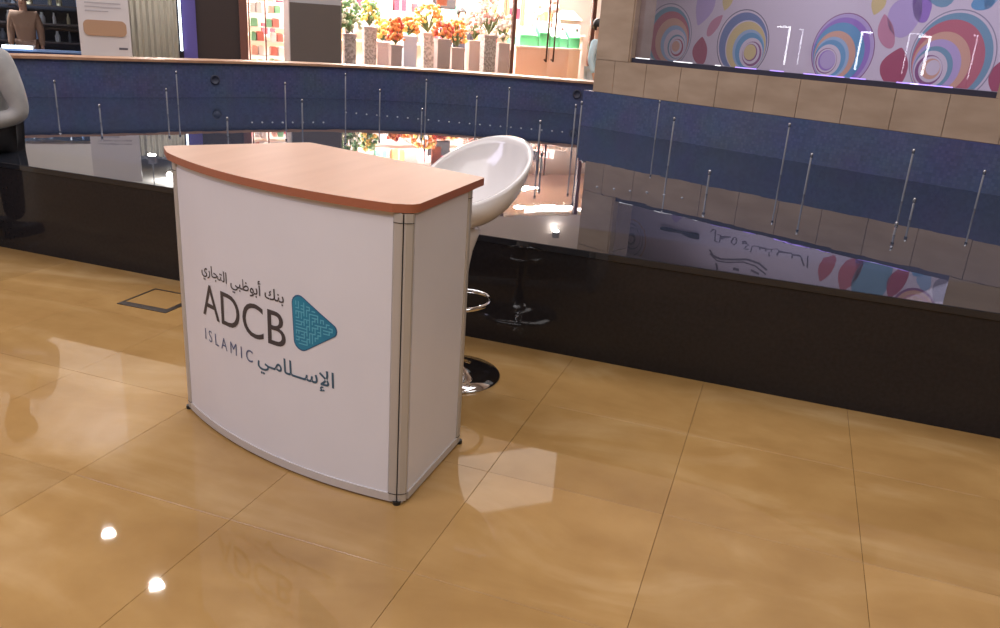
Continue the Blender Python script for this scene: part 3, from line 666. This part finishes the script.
for k, ((x0, x1, yt, kd), (fw, fh, c1, c2)) in enumerate(zip(vases, flw)):
    off = (.35, .75, 1.1)[k % 3]; ua, ub = su(x0, off), su(x1, off); u = (ua+ub)/2; w = (ub-ua)/2; zt = sz((x0+x1)/2, yt, off); m_ = {'p': LATT, 'n': PLAIN, 'b': BLUEV}[kd]
    t = sthing('planter', '%s tall planter, %s from the left inside the bright shop window' % (desc[kd], ORD[k]), 'planter', u, off, 0, 'tall planters in the flower shop window')
    q = w*.9
    part('body', MB().add([(-q, -q, .05), (q, -q, .05), (q, q, .05), (-q, q, .05), (-w, -w, zt-.04), (w, -w, zt-.04), (w, w, zt-.04), (-w, w, zt-.04)], [(0, 3, 2, 1), (4, 5, 6, 7), (0, 1, 5, 4), (1, 2, 6, 5), (2, 3, 7, 6), (3, 0, 4, 7)]), m_, t)
    part('foot', MB().box(-q*.9, q*.9, -q*.9, q*.9, 0, .05), m_, t); part('rim', MB().box(-w-.008, w+.008, -w-.008, w+.008, zt-.04, zt), PLAIN if kd == 'p' else m_, t)
    f = sthing('flower_arrangement', '%s and %s flower arrangement on the %s planter from the left' % (c1, c2, ORD[k]), 'flowers', u, off, zt, 'flower arrangements in the shop window')
    r = random.Random(40+k); W = fw*.0165/2*1.2; H = fh*.0165*1.05; lm = MB(); b1 = MB(); b2 = MB()
    for _ in range(80):
        a = r.uniform(0, 2*PI); e = r.uniform(.2, 1); rr = math.sqrt(max(0, 1-(e-.3)**2*1.6))*r.uniform(.55, 1); p = Vector((math.cos(a)*W*rr, math.sin(a)*min(W, .13)*rr, H*e))
        (b1 if r.random() < .6 else b2).blob(p, r.uniform(.018, .04), 0, 6, 4)
    for _ in range(30):
        a = r.uniform(0, 2*PI); L_ = r.uniform(.5, 1.05); tip = Vector((math.cos(a)*W*L_, math.sin(a)*min(W, .13)*L_, H*r.uniform(.2, .95))); base = Vector((0, 0, .002)); mid = (tip+base)/2+Vector((0, 0, .03)); sd = Vector((-math.sin(a), math.cos(a), 0))*.016
        lm.add([base, mid+sd, tip, mid-sd], [(0, 1, 2, 3)])
    for n_, b_, mm in (('leaves', lm, LEAF), ('blossoms', b1, FC[c1]), ('blossoms', b2, FC[c2])):
        part(n_, b_, mm, f)['kind'] = 'stuff'
# sales counter with green boxes
off = 1.3; ua, ub = su(517, off), su(581, off); zt = sz(550, 47.5, off); t = sthing('sales_counter', 'low pinkish sales counter behind the shop door', 'counter', (ua+ub)/2, off)
hw = (ub-ua)/2; part('body', MB().box(-hw, hw, 0, .5, 0, zt-.03), flat('counter_peach', 222, 186, 170), t); part('top', MB().box(-hw-.02, hw+.02, -.02, .52, zt-.03, zt), flat('counter_top_pale', 232, 214, 204), t)
part('end_panel', MB().box(hw-.22, hw, -.008, -.0005, 0, zt-.03), flat('counter_end', 236, 208, 190), t)
GRN = flat('green_box', 84, 176, 120, .4); GRNL = flat('pale_green_lid', 190, 226, 200, .4)
for x0, x1, y0, lid, lab in ((520, 538, 27, 0, 'tall green box at the left end of the sales counter'), (539, 550, 22, 0, 'tallest green box left of the door handles on the sales counter'), (551, 559, 29, 1, 'green box with pale lid behind the door handles'), (560, 568, 31, 1, 'green box with slanted pale lid right of the door handles'), (569, 580, 30, 0, 'plain green box at the right end of the sales counter')):
    ua, ub = su(x0, off+.15), su(x1, off+.15); w = (ub-ua)/2-.004; h = sz((x0+x1)/2, y0, off+.15)-zt
    b_ = sthing('green_box', lab, 'box', (ua+ub)/2, off+.15, zt, 'green boxes on the sales counter')
    part('carton', MB().add([(-w, 0, 0), (w, 0, 0), (w, .2, 0), (-w, .2, 0), (-w, 0, h*.55), (w, 0, h*.55), (w, .2, h), (-w, .2, h)], [(0, 3, 2, 1), (4, 5, 6, 7), (0, 1, 5, 4), (1, 2, 6, 5), (2, 3, 7, 6), (3, 0, 4, 7)]), GRN, b_)
    sl = MB().add([(-w*.9, 0, h*.55+.002), (w*.9, 0, h*.55+.002), (w*.9, .2, h+.002), (-w*.9, .2, h+.002), (-w*.9, 0, h*.55+.008), (w*.9, 0, h*.55+.008), (w*.9, .2, h+.008), (-w*.9, .2, h+.008)], [(0, 3, 2, 1), (4, 5, 6, 7), (0, 1, 5, 4), (1, 2, 6, 5), (2, 3, 7, 6), (3, 0, 4, 7)])
    part('lid', sl, GRNL if lid else GRN, b_)
# white toy house on a shelf, ribbons, toys, shelves with gifts
off = 2.0; ua, ub = su(560, off), su(580, off); z0, z1 = sz(570, 34, off), sz(570, 20, off); hw = (ub-ua)/2
tb = sthing('display_table', 'white display table under the small toy house', 'table', (ua+ub)/2, off)
part('top', MB().box(-hw-.1, hw+.1, 0, .5, z0-.04, z0), LIGHTW, tb)
for sx in (-1, 1):
    for y_ in (.03, .45): part('leg', MB().box(sx*(hw+.06)-.02, sx*(hw+.06)+.02, y_, y_+.04, 0, z0-.04), LIGHTW, tb)
th_ = sthing('toy_house', 'small white toy house with a row of four round windows', 'toy', (ua+ub)/2, off+.05, z0)
part('body', MB().box(-hw, hw, 0, .3, 0, z1-z0), flat('toy_house_white', 240, 226, 220), th_); part('roof', MB().add([(-hw-.03, -.03, z1-z0), (hw+.03, -.03, z1-z0), (hw+.03, .33, z1-z0), (-hw-.03, .33, z1-z0), (-hw*.6, .15, z1-z0+.16), (hw*.6, .15, z1-z0+.16)], [(0, 3, 2, 1), (0, 1, 5, 4), (2, 3, 4, 5), (1, 2, 5), (3, 0, 4)]), flat('toy_roof_peach', 226, 190, 172), th_)
for k in range(4):
    mb = MB().lathe([(0, 0), (.026, 0), (.026, .004)], seg=14); mb.v = [(x-hw+.055+k*(2*hw-.11)/3, -.001-z, y+.07) for x, y, z in mb.v]; part('round_window', mb, flat('toy_dark', 80, 66, 74), th_)
off = 2.6
for k, (x0, x1, c, nm) in enumerate(((502, 505.5, (176, 116, 90), 'brown'), (506, 510, (240, 214, 150), 'pale yellow'), (517, 520.5, (238, 196, 120), 'golden'), (521.5, 524.5, (182, 126, 96), 'light brown'), (526, 530.5, (244, 220, 160), 'cream'))):
    ua, ub = su(x0, off), su(x1, off); w = (ub-ua)/2; mb = MB(); n = 8
    A_ = [Vector((-w+2*w*i/n, .02*math.sin(i*1.7))) for i in range(n+1)]; ribbon(mb, A_, [p+Vector((0, .008)) for p in A_], .0, 1.25); off = 2.6+.12*(k % 2)
    rb = sthing('hanging_scarf', '%s scarf hanging %s from the left in the bright shop' % (nm, ORD[k]), 'scarf', (ua+ub)/2, off, sz(x0, 40, off), 'scarves hanging in the bright shop')
    part('cloth', mb, flat('scarf_'+nm.replace(' ', '_'), *c), rb); part('rod', MB().tube([(-w-.02, 0, 1.26), (0, 0, 1.26), (w+.02, 0, 1.26)], .008, 6), BROWN, rb)
    part('cord', MB().tube([(0, 0, 1.26), (0, 0, 2.0), (0, .001, 2.84-sz(x0, 40, off))], .003, 5), BROWN, rb)
off = 1.9
for x, y, lab in ((538, 9, 'white plush toy on a thin stand left of the door handles'), (553, 5, 'pink plush toy on a thin stand behind the door handles')):
    u = su(x, off, y); z = sz(x, y, off); pm = FC['pink'] if 'pink' in lab else LIGHTW; p_ = sthing('plush_toy', lab, 'toy', u, off, 0, 'plush toys in the bright shop')
    part('stand', MB().lathe([(.1, 0), (.1, .01), (.012, .02), (.012, z-.13)], seg=12), BROWN, p_); part('body', MB().blob((0, 0, z-.06), (.08, .07, .09), 0, 12, 8), pm, p_)
    hd_ = part('head', MB().blob((0, -.01, z+.07), .065, 0, 12, 8), pm, p_)
    for sx in (-1, 1): link('ear', MB().blob((sx*.045, 0, z+.13), .025, 0, 8, 5).mesh('ear', pm), hd_); part('arm', MB().blob((sx*.09, -.03, z-.03), (.028, .028, .05), 0, 8, 5), pm, p_)
off = 3.6
for k, z in enumerate((.95, 1.5, 2.05)):
    sh_ = sthing('wall_shelf', '%s white shelf in the bright shop' % ('lowest', 'middle', 'highest')[k], 'shelf', 5.6, off, z, 'white shelves in the bright shop')
    part('board', MB().box(-2.6, 4.2, 0, .4, 0, .03), LIGHTW, sh_)
    for x in (-2.5, -.8, .9, 2.6, 4.1): part('bracket', MB().box(x, x+.03, .05, 1.39, -.03, -.001), LIGHTW, sh_)
GC = [('red', (206, 62, 74)), ('green', (98, 150, 104)), ('white', (240, 232, 228)), ('black', (40, 36, 40)), ('maroon', (130, 40, 60)), ('pink', (236, 160, 160)), ('teal', (96, 172, 150)), ('orange', (232, 150, 90))]
r = random.Random(5); cnt = {}
for k, z in enumerate((.98, 1.53, 2.08)):
    x = 3.1
    while x < 9.4:
        w = r.uniform(.1, .26); h = r.uniform(.14, .34); n_, c = r.choice(GC); i_ = cnt[(k, n_)] = cnt.get((k, n_), -1)+1
        gbx = sthing('gift_box', '%s gift box, %s of its colour from the left on the %s shop shelf' % (n_, ORD[i_], ('lowest', 'middle', 'highest')[k]), 'gift box', x+w/2, off+.04, z, 'gift boxes on the shop shelves')
        part('carton', MB().box(-w/2, w/2, 0, .22, 0, h), flat('gift_'+n_, *c), gbx); part('ribbon', MB().box(-.012, .012, -.004, -.0005, 0, h), LIGHTW if n_ != 'white' else flat('gift_red', 0, 0, 0), gbx)
        x += w+r.uniform(.04, .3)
(u0, z0), (u1, z1) = SHOP.uz(428, 155, 1.6, True), SHOP.uz(450, 141, 1.6, True)
sc = sthing('hanging_screen', 'dark grey screen hanging above the planters in the bright shop', 'screen', (u0+u1)/2, 1.6, min(z0, z1))
hw = (u1-u0)/2; hh = abs(z1-z0); part('bezel', MB().box(-hw, hw, 0, .05, 0, hh), flat('screen_bezel', 60, 62, 68, .3), sc); part('glass_face', MB().box(-hw+.02, hw-.02, -.006, -.0005, .02, hh-.02), flat('screen_grey', 88, 92, 98, .15), sc)
for sx in (-1, 1): part('rod', MB().tube([(sx*hw*.6, .02, hh), (sx*hw*.6, .02, hh+.3), (sx*hw*.6, .021, 2.84-min(z0, z1))], .008, 6), STEELD, sc)
BULB = mat('warm_bulb', (1, .85, .5, 1), .4, emit=12, ecol=(1, .8, .4, 1)); st_ = sthing('string_lights', 'string of warm bulbs hanging in the bright shop', 'string lights', su(462, 1.5), 1.5, 2.1)
part('wire', MB().tube([(-.6+.15*i, 0, .1*((i-4)/4)**2) for i in range(9)], .004, 5), DARKB, st_)
for i in range(9): part('bulb', MB().blob((-.6+.15*i, 0, .1*((i-4)/4)**2-.03), .025, 0, 8, 6), BULB, st_)
TUBE = mat('fluorescent_tube', (1, 1, 1, 1), .4, emit=14, ecol=(1, .98, .95, 1))
(u0, z0) = SHOP.uz(555, 193, 1.2, True); tl = sthing('ceiling_tube_light', 'bright fluorescent tube light under the shop ceiling', 'light', u0, 1.2, 2.78)
part('housing', MB().box(-.6, .6, -.05, .05, .03, .068), LIGHTW, tl); part('tube', MB().tube([(-.58, 0, .01), (0, 0, .01), (.58, 0, .01)], .019, 8), TUBE, tl)
ua, ub = su(437, 1.2, 2), su(447, 1.2, 2); hs_ = sthing('hanging_sign', 'small brown sign hanging above the orange flowers', 'sign', (ua+ub)/2, 1.2, sz(442, 5.5, 1.2))
part('board', MB().box(-(ub-ua)/2, (ub-ua)/2, 0, .02, 0, .3), flat('sign_brown', 150, 96, 80), hs_)
for sx in (-1, 1): part('cord', MB().tube([(sx*.06, .01, .3), (sx*.06, .01, .6), (sx*.06, .011, 2.84-sz(442, 5.5, 1.2))], .003, 5), BROWN, hs_)

# bracket rack with shelves between pillar and dark wall
off = .9; ua, ub = su(249, off), su(287, off); rk = sthing('clothes_rack', 'pale shelf rack with pinkish goods left of the grey pillar', 'rack', (ua+ub)/2, off); hw = (ub-ua)/2
for x in (-hw, -hw*.15, hw-.02): part('upright', MB().box(x, x+.02, 0, .02, 0, 2.2), BROWN, rk)
for k in range(7): part('shelf', MB().box(-hw+.02, -hw*.15, 0, .3, .55+k*.2, .565+k*.2), LIGHTW, rk); part('shelf', MB().box(-hw*.15+.02, hw-.02, 0, .3, .55+k*.2, .565+k*.2), LIGHTW, rk)
cc = {}
for k in range(7):
    x = -hw+.04
    while x < hw-.12:
        w = r.uniform(.06, .1); n_, c = r.choice([('peach', (232, 178, 156)), ('red', (214, 120, 104)), ('white', (238, 226, 218)), ('green', (132, 186, 142))])
        if not (x < -hw*.15+.03 and x+w > -hw*.15-.01):
            gi = solo('folded_cloth', MB().cbox(-w/2, w/2, .03, .26, 0, .1+.05*r.random(), .015), flat('cloth_'+n_, *c), '%s folded cloth, %s of its colour from the left, %s rack shelf from the bottom' % (n_, ORD[cc.setdefault((k, n_), -1)+1], ORD[k]), 'cloth', SHOP.w3((ua+ub)/2+x+w/2, off, .5655+k*.2), SHOP.ang, 'folded cloths on the pale rack')
            cc[(k, n_)] += 1
        x += w+.015

# totem sign, left shop display, corridor curtain
off = -.7; ua, ub = su(80, off), su(131, off); sg = sthing('totem_sign', 'white standing sign with a brown rounded plaque across the pool', 'sign', (ua+ub)/2, off); hw = (ub-ua)/2
part('board', MB().box(-hw, hw, 0, .08, .03, 1.85), flat('totem_white', 206, 202, 206, .4), sg); part('foot', MB().box(-hw-.05, hw+.05, -.12, .2, 0, .03), flat('totem_foot', 120, 118, 122), sg)
za, zb = sz(106, 36, off), sz(106, 20.5, off); pl_ = round_poly([Vector(p) for p in ((-hw*.82, za), (hw*.86, za), (hw*.86, zb), (-hw*.82, zb))], .06, 5)
part('plaque', MB().flatpoly([tuple(p) for p in pl_], -.012, .0115), flat('plaque_brown', 172, 138, 112), sg, 'brown rounded plaque')
for y in (4, 8, 12): part('text_line', MB().box(-hw*.7, hw*(.7 if y < 9 else .2), -.003, -.0005, sz(106, y, off), sz(106, y, off)+.014), flat('faint_grey_text', 172, 168, 176), sg)
part('text_line', MB().box(hw*.5, hw*.85, -.003, -.0005, sz(124, 50, off), sz(124, 50, off)+.025), flat('dark_text', 90, 88, 100), sg)
lw = sstruct('window_3', sbox(-3, .95, .03, .12, 0, .72), flat('blue_sill', 60, 84, 150, .3))
link('pane', sbox(-3, .95, .07, .08, .745, 1.468).mesh('pane', GLASS), lw)
link('sill_cap', sbox(-3, .95, .0, .16, .72, .745).mesh('sill_cap', flat('pale_blue_cap', 120, 150, 200, .3)), lw)
solo('sill_tube', MB().tube([(0, 0, 0), (.2, 0, 0), (.34, 0, 0)], .02, 8), mat('cool_tube', (1, 1, 1, 1)), 'bright white tube lying at the foot of the left shop window', 'light', SHOP.w3(su(2, -.03, 46), -.04, .77), SHOP.ang)
off = 1.6
for k, z in enumerate((.75, 1.0, 1.25, 1.5)):
    sh_ = sthing('display_shelf', 'dark display shelf, %s from the bottom in the left shop' % ORD[k], 'shelf', .1, off, z, 'dark shelves in the left shop'); part('board', MB().box(-1.2, .8, 0, .3, 0, .02), DARKB, sh_)
    for x in (-1.1, -.2, .7): part('bracket', MB().box(x, x+.02, .02, .599, -.02, -.001), DARKB, sh_)
    x = -.95; i_ = 0
    while x < .82:
        w = r.uniform(.05, .12); n_, c = r.choice([('white', (230, 232, 236)), ('pale blue', (150, 176, 214)), ('cream', (226, 216, 180)), ('grey', (110, 116, 128))])
        bt = MB().lathe([(w*.4, 0), (w*.42, .08), (w*.2, .12), (w*.2, .15)], seg=10)
        solo('shelf_jar', bt, flat('jar_'+n_.replace(' ', '_'), *c), '%s jar, %s from the left on shelf %s of the left shop' % (n_, ORD[i_], ORD[k]), 'jar', SHOP.w3(.1+x, off+.15, z+.0205), SHOP.ang, 'jars on the dark shelves'); x += w+r.uniform(.04, .16); i_ += 1
off = 3.4; ua, ub = su(128, off), su(182, off); mb = MB(); n = 60; w = (ub-ua)
A_ = [Vector((-w/2+w*i/n, .035*math.sin(i*.95)+.015*math.sin(i*.37))) for i in range(n+1)]; ribbon(mb, A_, [p+Vector((0, .006)) for p in A_], .02, 2.2)
ct = sthing('curtain', 'pale pleated curtain at the end of the side corridor', 'curtain', (ua+ub)/2, off); part('cloth', mb, flat('pale_curtain', 204, 198, 186), ct); part('rail', MB().tube([(-w/2, 0, 2.22), (0, 0, 2.22), (w/2, 0, 2.22)], .015, 8), STEELD, ct)
# lamps seen mirrored in floor and water
LAMP = mat('lamp_glow', (1, 1, 1, 1), .4, emit=110, ecol=(1, .96, .9, 1))
def spot(u, z, lab, zr=None):
    t = sthing('wall_spotlight', lab, 'light', u, -.08, z); part('housing', MB().lathe([(.05, 0), (.06, .02), (.06, .1)], (0, 0, 0), 14), STEELD, t); part('lens', MB().blob((0, 0, -.012), (.05, .05, .012), 0, 12, 6), LAMP, t); part('bracket', MB().box(-.01, .01, .05, .08, .04, .06), STEELD, t)
    if zr: part('rod', MB().box(-.006, .006, .06, .08, .06, zr-z), STEELD, t)
u, z = SHOP.uz(556, 232, -.08, True); spot(u, z, 'round spotlight on the pinkish wall above the shop door')
u, z = SHOP.uz(152, 156, -.08, True); spot(u, z, 'round spotlight hanging on a rod before the side corridor', 2.6)
for k, (x, y) in enumerate(((109, 537), (157, 589), (556, 526))):
    d = ray(x, y); p = d*(-EYE/d.z); p.z = 0; d2 = Vector((d.x, d.y, -d.z)); q = p+d2*(5.89/d2.z)
    t = thing('ceiling_downlight', ['round ceiling downlight mirrored left of the counter', 'round ceiling downlight mirrored at the lower left of the floor', 'round ceiling downlight mirrored right of the counter'][k], 'light', (q.x, q.y, 5.87), 0, 'ceiling downlights')
    sp = bpy.data.lights.new('downlight_lamp', 'SPOT'); sp.energy = 500; sp.spot_size = 2.2; sp.spot_blend = .6; sp.shadow_soft_size = .08; sp.color = (1, .96, .92)
    lo = link('downlight_lamp', sp, None, (q.x, q.y, 5.86))
    R_ = .06 if k < 2 else .05
    part('trim_ring', MB().lathe([(R_, 0), (R_+.02, 0), (R_+.02, .129), (R_, .129)], seg=24), ALUL, t); part('lens', MB().lathe([(0, .02), (R_, .02), (R_, .05), (0, .05)], seg=24), LAMP, t)
cove = solo('cove_light', sbox(0, 9, 0, 1.7, 0, .04), mat('cove_glow', (1, 1, 1, 1), .5, emit=1.4, ecol=(1, .95, .93, 1)), 'long bright ceiling panel over the far walkway', 'light', SHOP.w3(2.5, -1.8, 5.955), SHOP.ang)

# ================================================================== people
def skin(name, P, E_, parent, m_, sub=2):
    ks = list(P); bm = bmesh.new(); sl = bm.verts.layers.skin.verify(); vl = {k: bm.verts.new(P[k][0]) for k in ks}
    for k in ks:
        rr = P[k][1]; vl[k][sl].radius = rr if isinstance(rr, tuple) else (rr, rr); vl[k][sl].use_root = (k == ks[0])
    for a, b in E_: bm.edges.new((vl[a], vl[b]))
    me = bpy.data.meshes.new(name); bm.to_mesh(me); bm.free()
    o = bpy.data.objects.new(name, me); COL.objects.link(o); o.modifiers.new('s', 'SKIN').use_smooth_shade = True; sb = o.modifiers.new('d', 'SUBSURF'); sb.levels = sb.render_levels = sub
    bpy.context.view_layer.update(); m2 = bpy.data.meshes.new_from_object(o.evaluated_get(bpy.context.evaluated_depsgraph_get()))
    bpy.data.objects.remove(o); m2.name = name; m2.materials.clear(); m2.materials.append(m_)
    for p in m2.polygons: p.use_smooth = True
    return link(name, m2, parent)
STAND = dict(pelvis=(0, 0, .95), spine=(0, .01, 1.12), chest=(0, 0, 1.3), neck=(0, .01, 1.46), head=(0, -.01, 1.56), crown=(0, 0, 1.68), sh=(.17, 0, 1.4), el=(.22, .03, 1.13), wr=(.23, -.05, .88), pm=(.23, -.07, .8), hip=(.09, 0, .9), kn=(.1, -.02, .5), an=(.1, .02, .1), fd=(0, -.3, -1))
def person(label, loc, rz, J, skinc, shirt, trouser, hairc, shoe, scale=1, kind='person', group=None):
    t = thing(kind, label, kind, loc, rz, group); t.scale = (scale,)*3; V_ = Vector; P = {}; E_ = []
    G = lambda k, s: V_((J[k+('R' if s < 0 and k+'R' in J else '')][0]*s, *J[k+('R' if s < 0 and k+'R' in J else '')][1:]))
    P['pelvis'] = (J['pelvis'], (.12, .09)); P['spine'] = (J['spine'], (.11, .08)); P['chest'] = (J['chest'], (.12, .09)); P['neck'] = (J['neck'], .052)
    hd = V_(J['head']); cr = V_(J['crown']); P['head'] = (J['head'], (.066, .08)); P['crown'] = (J['crown'], (.07, .088)); P['top'] = (tuple(cr+V_((0, 0, .05))), (.045, .05)); P['chin'] = (tuple(hd+V_((0, -.05, -.01))), (.035, .03)); P['nose'] = (tuple(hd+V_((0, -.1, .055))), .012)
    E_ += [('pelvis', 'spine'), ('spine', 'chest'), ('chest', 'neck'), ('neck', 'head'), ('head', 'crown'), ('crown', 'top'), ('head', 'chin'), ('head', 'nose')]
    fd = V_(J['fd']).normalized()
    for s in (-1, 1):
        n = 'L' if s > 0 else 'R'
        for k, rr in (('sh', .05), ('el', .038), ('wr', .026), ('hip', .085), ('kn', .055), ('an', .035)): P[k+n] = (tuple(G(k, s)), rr)
        pm = G('pm', s); wr = G('wr', s); ax = (pm-wr).normalized(); P['pm'+n] = (tuple(pm), (.032, .02)); side = ax.cross(V_((0, 0, 1)) if abs(ax.z) < .8 else V_((1, 0, 0) if 0 else (0, -1, 0))).normalized(); nrm = side.cross(ax)
        if nrm.dot(fd) < 0: nrm = -nrm
        E_ += [('chest', 'sh'+n), ('sh'+n, 'el'+n), ('el'+n, 'wr'+n), ('wr'+n, 'pm'+n), ('pelvis', 'hip'+n), ('hip'+n, 'kn'+n), ('kn'+n, 'an'+n)]
        for i, (o_, L_) in enumerate(((-.027, .062), (-.009, .075), (.009, .08), (.027, .07))):
            b0 = pm+side*o_+ax*.035; a1 = b0+ax*L_*.5+nrm*.008; a2 = b0+ax*L_*.85+nrm*.03
            for q, v, rr in (('a', b0, .0095), ('b', a1, .0085), ('c', a2, .007)): P['f%d%s%s' % (i, q, n)] = (tuple(v), rr)
            E_ += [('pm'+n, 'f%da%s' % (i, n)), ('f%da%s' % (i, n), 'f%db%s' % (i, n)), ('f%db%s' % (i, n), 'f%dc%s' % (i, n))]
        b0 = wr+ax*.03+side*.03*s; P['ta'+n] = (tuple(b0), .011); P['tb'+n] = (tuple(b0+ax*.03+side*.02*s+nrm*.015), .009); E_ += [('wr'+n, 'ta'+n), ('ta'+n, 'tb'+n)]
    body = skin('body', P, E_, t, skinc, 2)
    S = {'spine': (J['spine'], (.155, .115)), 'pelvis': (tuple(V_(J['pelvis'])+V_((0, 0, -.02))), (.17, .13)), 'chest': (J['chest'], (.16, .12)), 'col': (tuple(V_(J['neck'])+V_((0, 0, -.025))), .066)}; SE = [('pelvis', 'spine'), ('spine', 'chest'), ('chest', 'col')]
    T = {'pelvis': (tuple(V_(J['pelvis'])+V_((0, 0, -.03))), (.155, .12))}; TE = []
    for s in (-1, 1):
        n = 'L' if s > 0 else 'R'; wr = G('wr', s); el = G('el', s)
        S['sh'+n] = (tuple(G('sh', s)), .075); S['el'+n] = (tuple(el), .062); S['wr'+n] = (tuple(wr.lerp(el, .06)), .042); SE += [('chest', 'sh'+n), ('sh'+n, 'el'+n), ('el'+n, 'wr'+n)]
        T['hip'+n] = (tuple(G('hip', s)), .105); T['kn'+n] = (tuple(G('kn', s)), .078); T['an'+n] = (tuple(G('an', s)), .062); TE += [('pelvis', 'hip'+n), ('hip'+n, 'kn'+n), ('kn'+n, 'an'+n)]
    skin('shirt', S, SE, t, shirt, 2); skin('trousers', T, TE, t, trouser, 2)
    for s in (-1, 1):
        a = G('an', s); mb = MB(); P_ = [(-.035, .07, 0), (.035, .07, 0), (.045, -.05, 0), (.04, -.15, 0), (0, -.19, 0), (-.04, -.15, 0), (-.045, -.05, 0)]
        vs_ = [(a.x+x, a.y+y, .0) for x, y, _ in P_]+[(a.x+x*.95, a.y+y*.97, .05) for x, y, _ in P_]+[(a.x+x*.7, a.y+min(y, .06)*.75+(.02 if y < -.1 else 0), .11 if y > -.04 else .07) for x, y, _ in P_]; nn = len(P_)
        mb.add(vs_, [tuple(range(nn-1, -1, -1)), tuple(range(2*nn, 3*nn))]+[(k*nn+i, k*nn+(i+1) % nn, (k+1)*nn+(i+1) % nn, (k+1)*nn+i) for k in (0, 1) for i in range(nn)], 0, True); part('shoe', mb, shoe, t)
    for s in (-1, 1):
        part('eye', MB().blob(tuple(hd+V_((s*.03, -.072, .075))), (.012, .008, .008), 0, 8, 6), flat('eye_dark', 40, 30, 28, .2), t); part('ear', MB().blob(tuple(hd+V_((s*.083, .005, .06))), (.012, .02, .03), 0, 8, 6), skinc, t)
    part('mouth', MB().blob(tuple(hd+V_((0, -.085, .005))), (.024, .008, .006), 0, 8, 5), flat('lip', 130, 74, 66), t)
    hb = MB().blob(tuple(cr+V_((0, .022, .0))), (.092, .1, .105), 0, 18, 12); hb.v = [(x, y, z if y > hd.y-.03 else max(z, cr.z+.03)) for x, y, z in hb.v]; part('hair', hb, hairc, t)
    return t
SKIN1 = flat('skin_brown', 120, 82, 62); SKIN2 = flat('skin_tan', 196, 150, 124); HAIR = flat('hair_black', 22, 18, 18, .5); GREYS = vary(mat('grey_shirt', rgb(128, 128, 126), .8), 9, rgb(146, 146, 146), rgb(164, 164, 164), bump=.3); DKT = flat('dark_trousers', 26, 24, 28, .8)
SIT = dict(pelvis=(0, .06, .66), spine=(0, .1, .8), chest=(0, .06, .98), neck=(0, .03, 1.15), head=(0, -.01, 1.24), crown=(0, -.01, 1.36), sh=(.19, .05, 1.09), el=(.27, .08, .75), wr=(.12, -.12, .69), pm=(.07, -.2, .69), shR=(.19, .05, 1.09), elR=(.26, .06, .79), wrR=(.1, -.16, .7), pmR=(.05, -.24, .7), hip=(.1, .04, .62), kn=(.13, -.4, .6), an=(.13, -.4, .1), fd=(0, -.2, -1))
person('person in grey shirt and dark trousers sitting on the black pool rim', (-4.6, RIM_Y+.17, 0), math.radians(4), SIT, SKIN1, GREYS, DKT, HAIR, flat('black_shoe', 20, 20, 22, .4))
u, off = su(462, 2.2, 12), 2.2
person('person in dark jacket standing behind the orange flowers in the shop', SHOP.w3(u, off, 0), SHOP.ang, STAND, SKIN2, flat('dark_jacket', 52, 50, 62, .8), DKT, HAIR, flat('black_shoe', 0, 0, 0), .93)
u, off = su(598, -.6), -.6
person('person in pale blue clothes standing at the edge of the stone block', SHOP.w3(u, off, 0), SHOP.ang+.8, STAND, SKIN2, flat('pale_blue_shirt', 186, 214, 226, .8), flat('pale_trousers', 196, 204, 206, .8), HAIR, flat('black_shoe', 0, 0, 0), .9)
u, off = su(25, 1.0, 25), 1.0
person('tan mannequin standing in the dark left shop window', SHOP.w3(u, off, 0), SHOP.ang, STAND, SKIN2, flat('tan_coat', 166, 130, 104, .8), flat('tan_trousers', 150, 118, 98, .8), flat('hair_brown', 96, 66, 50), flat('black_shoe', 0, 0, 0), .82, 'mannequin')
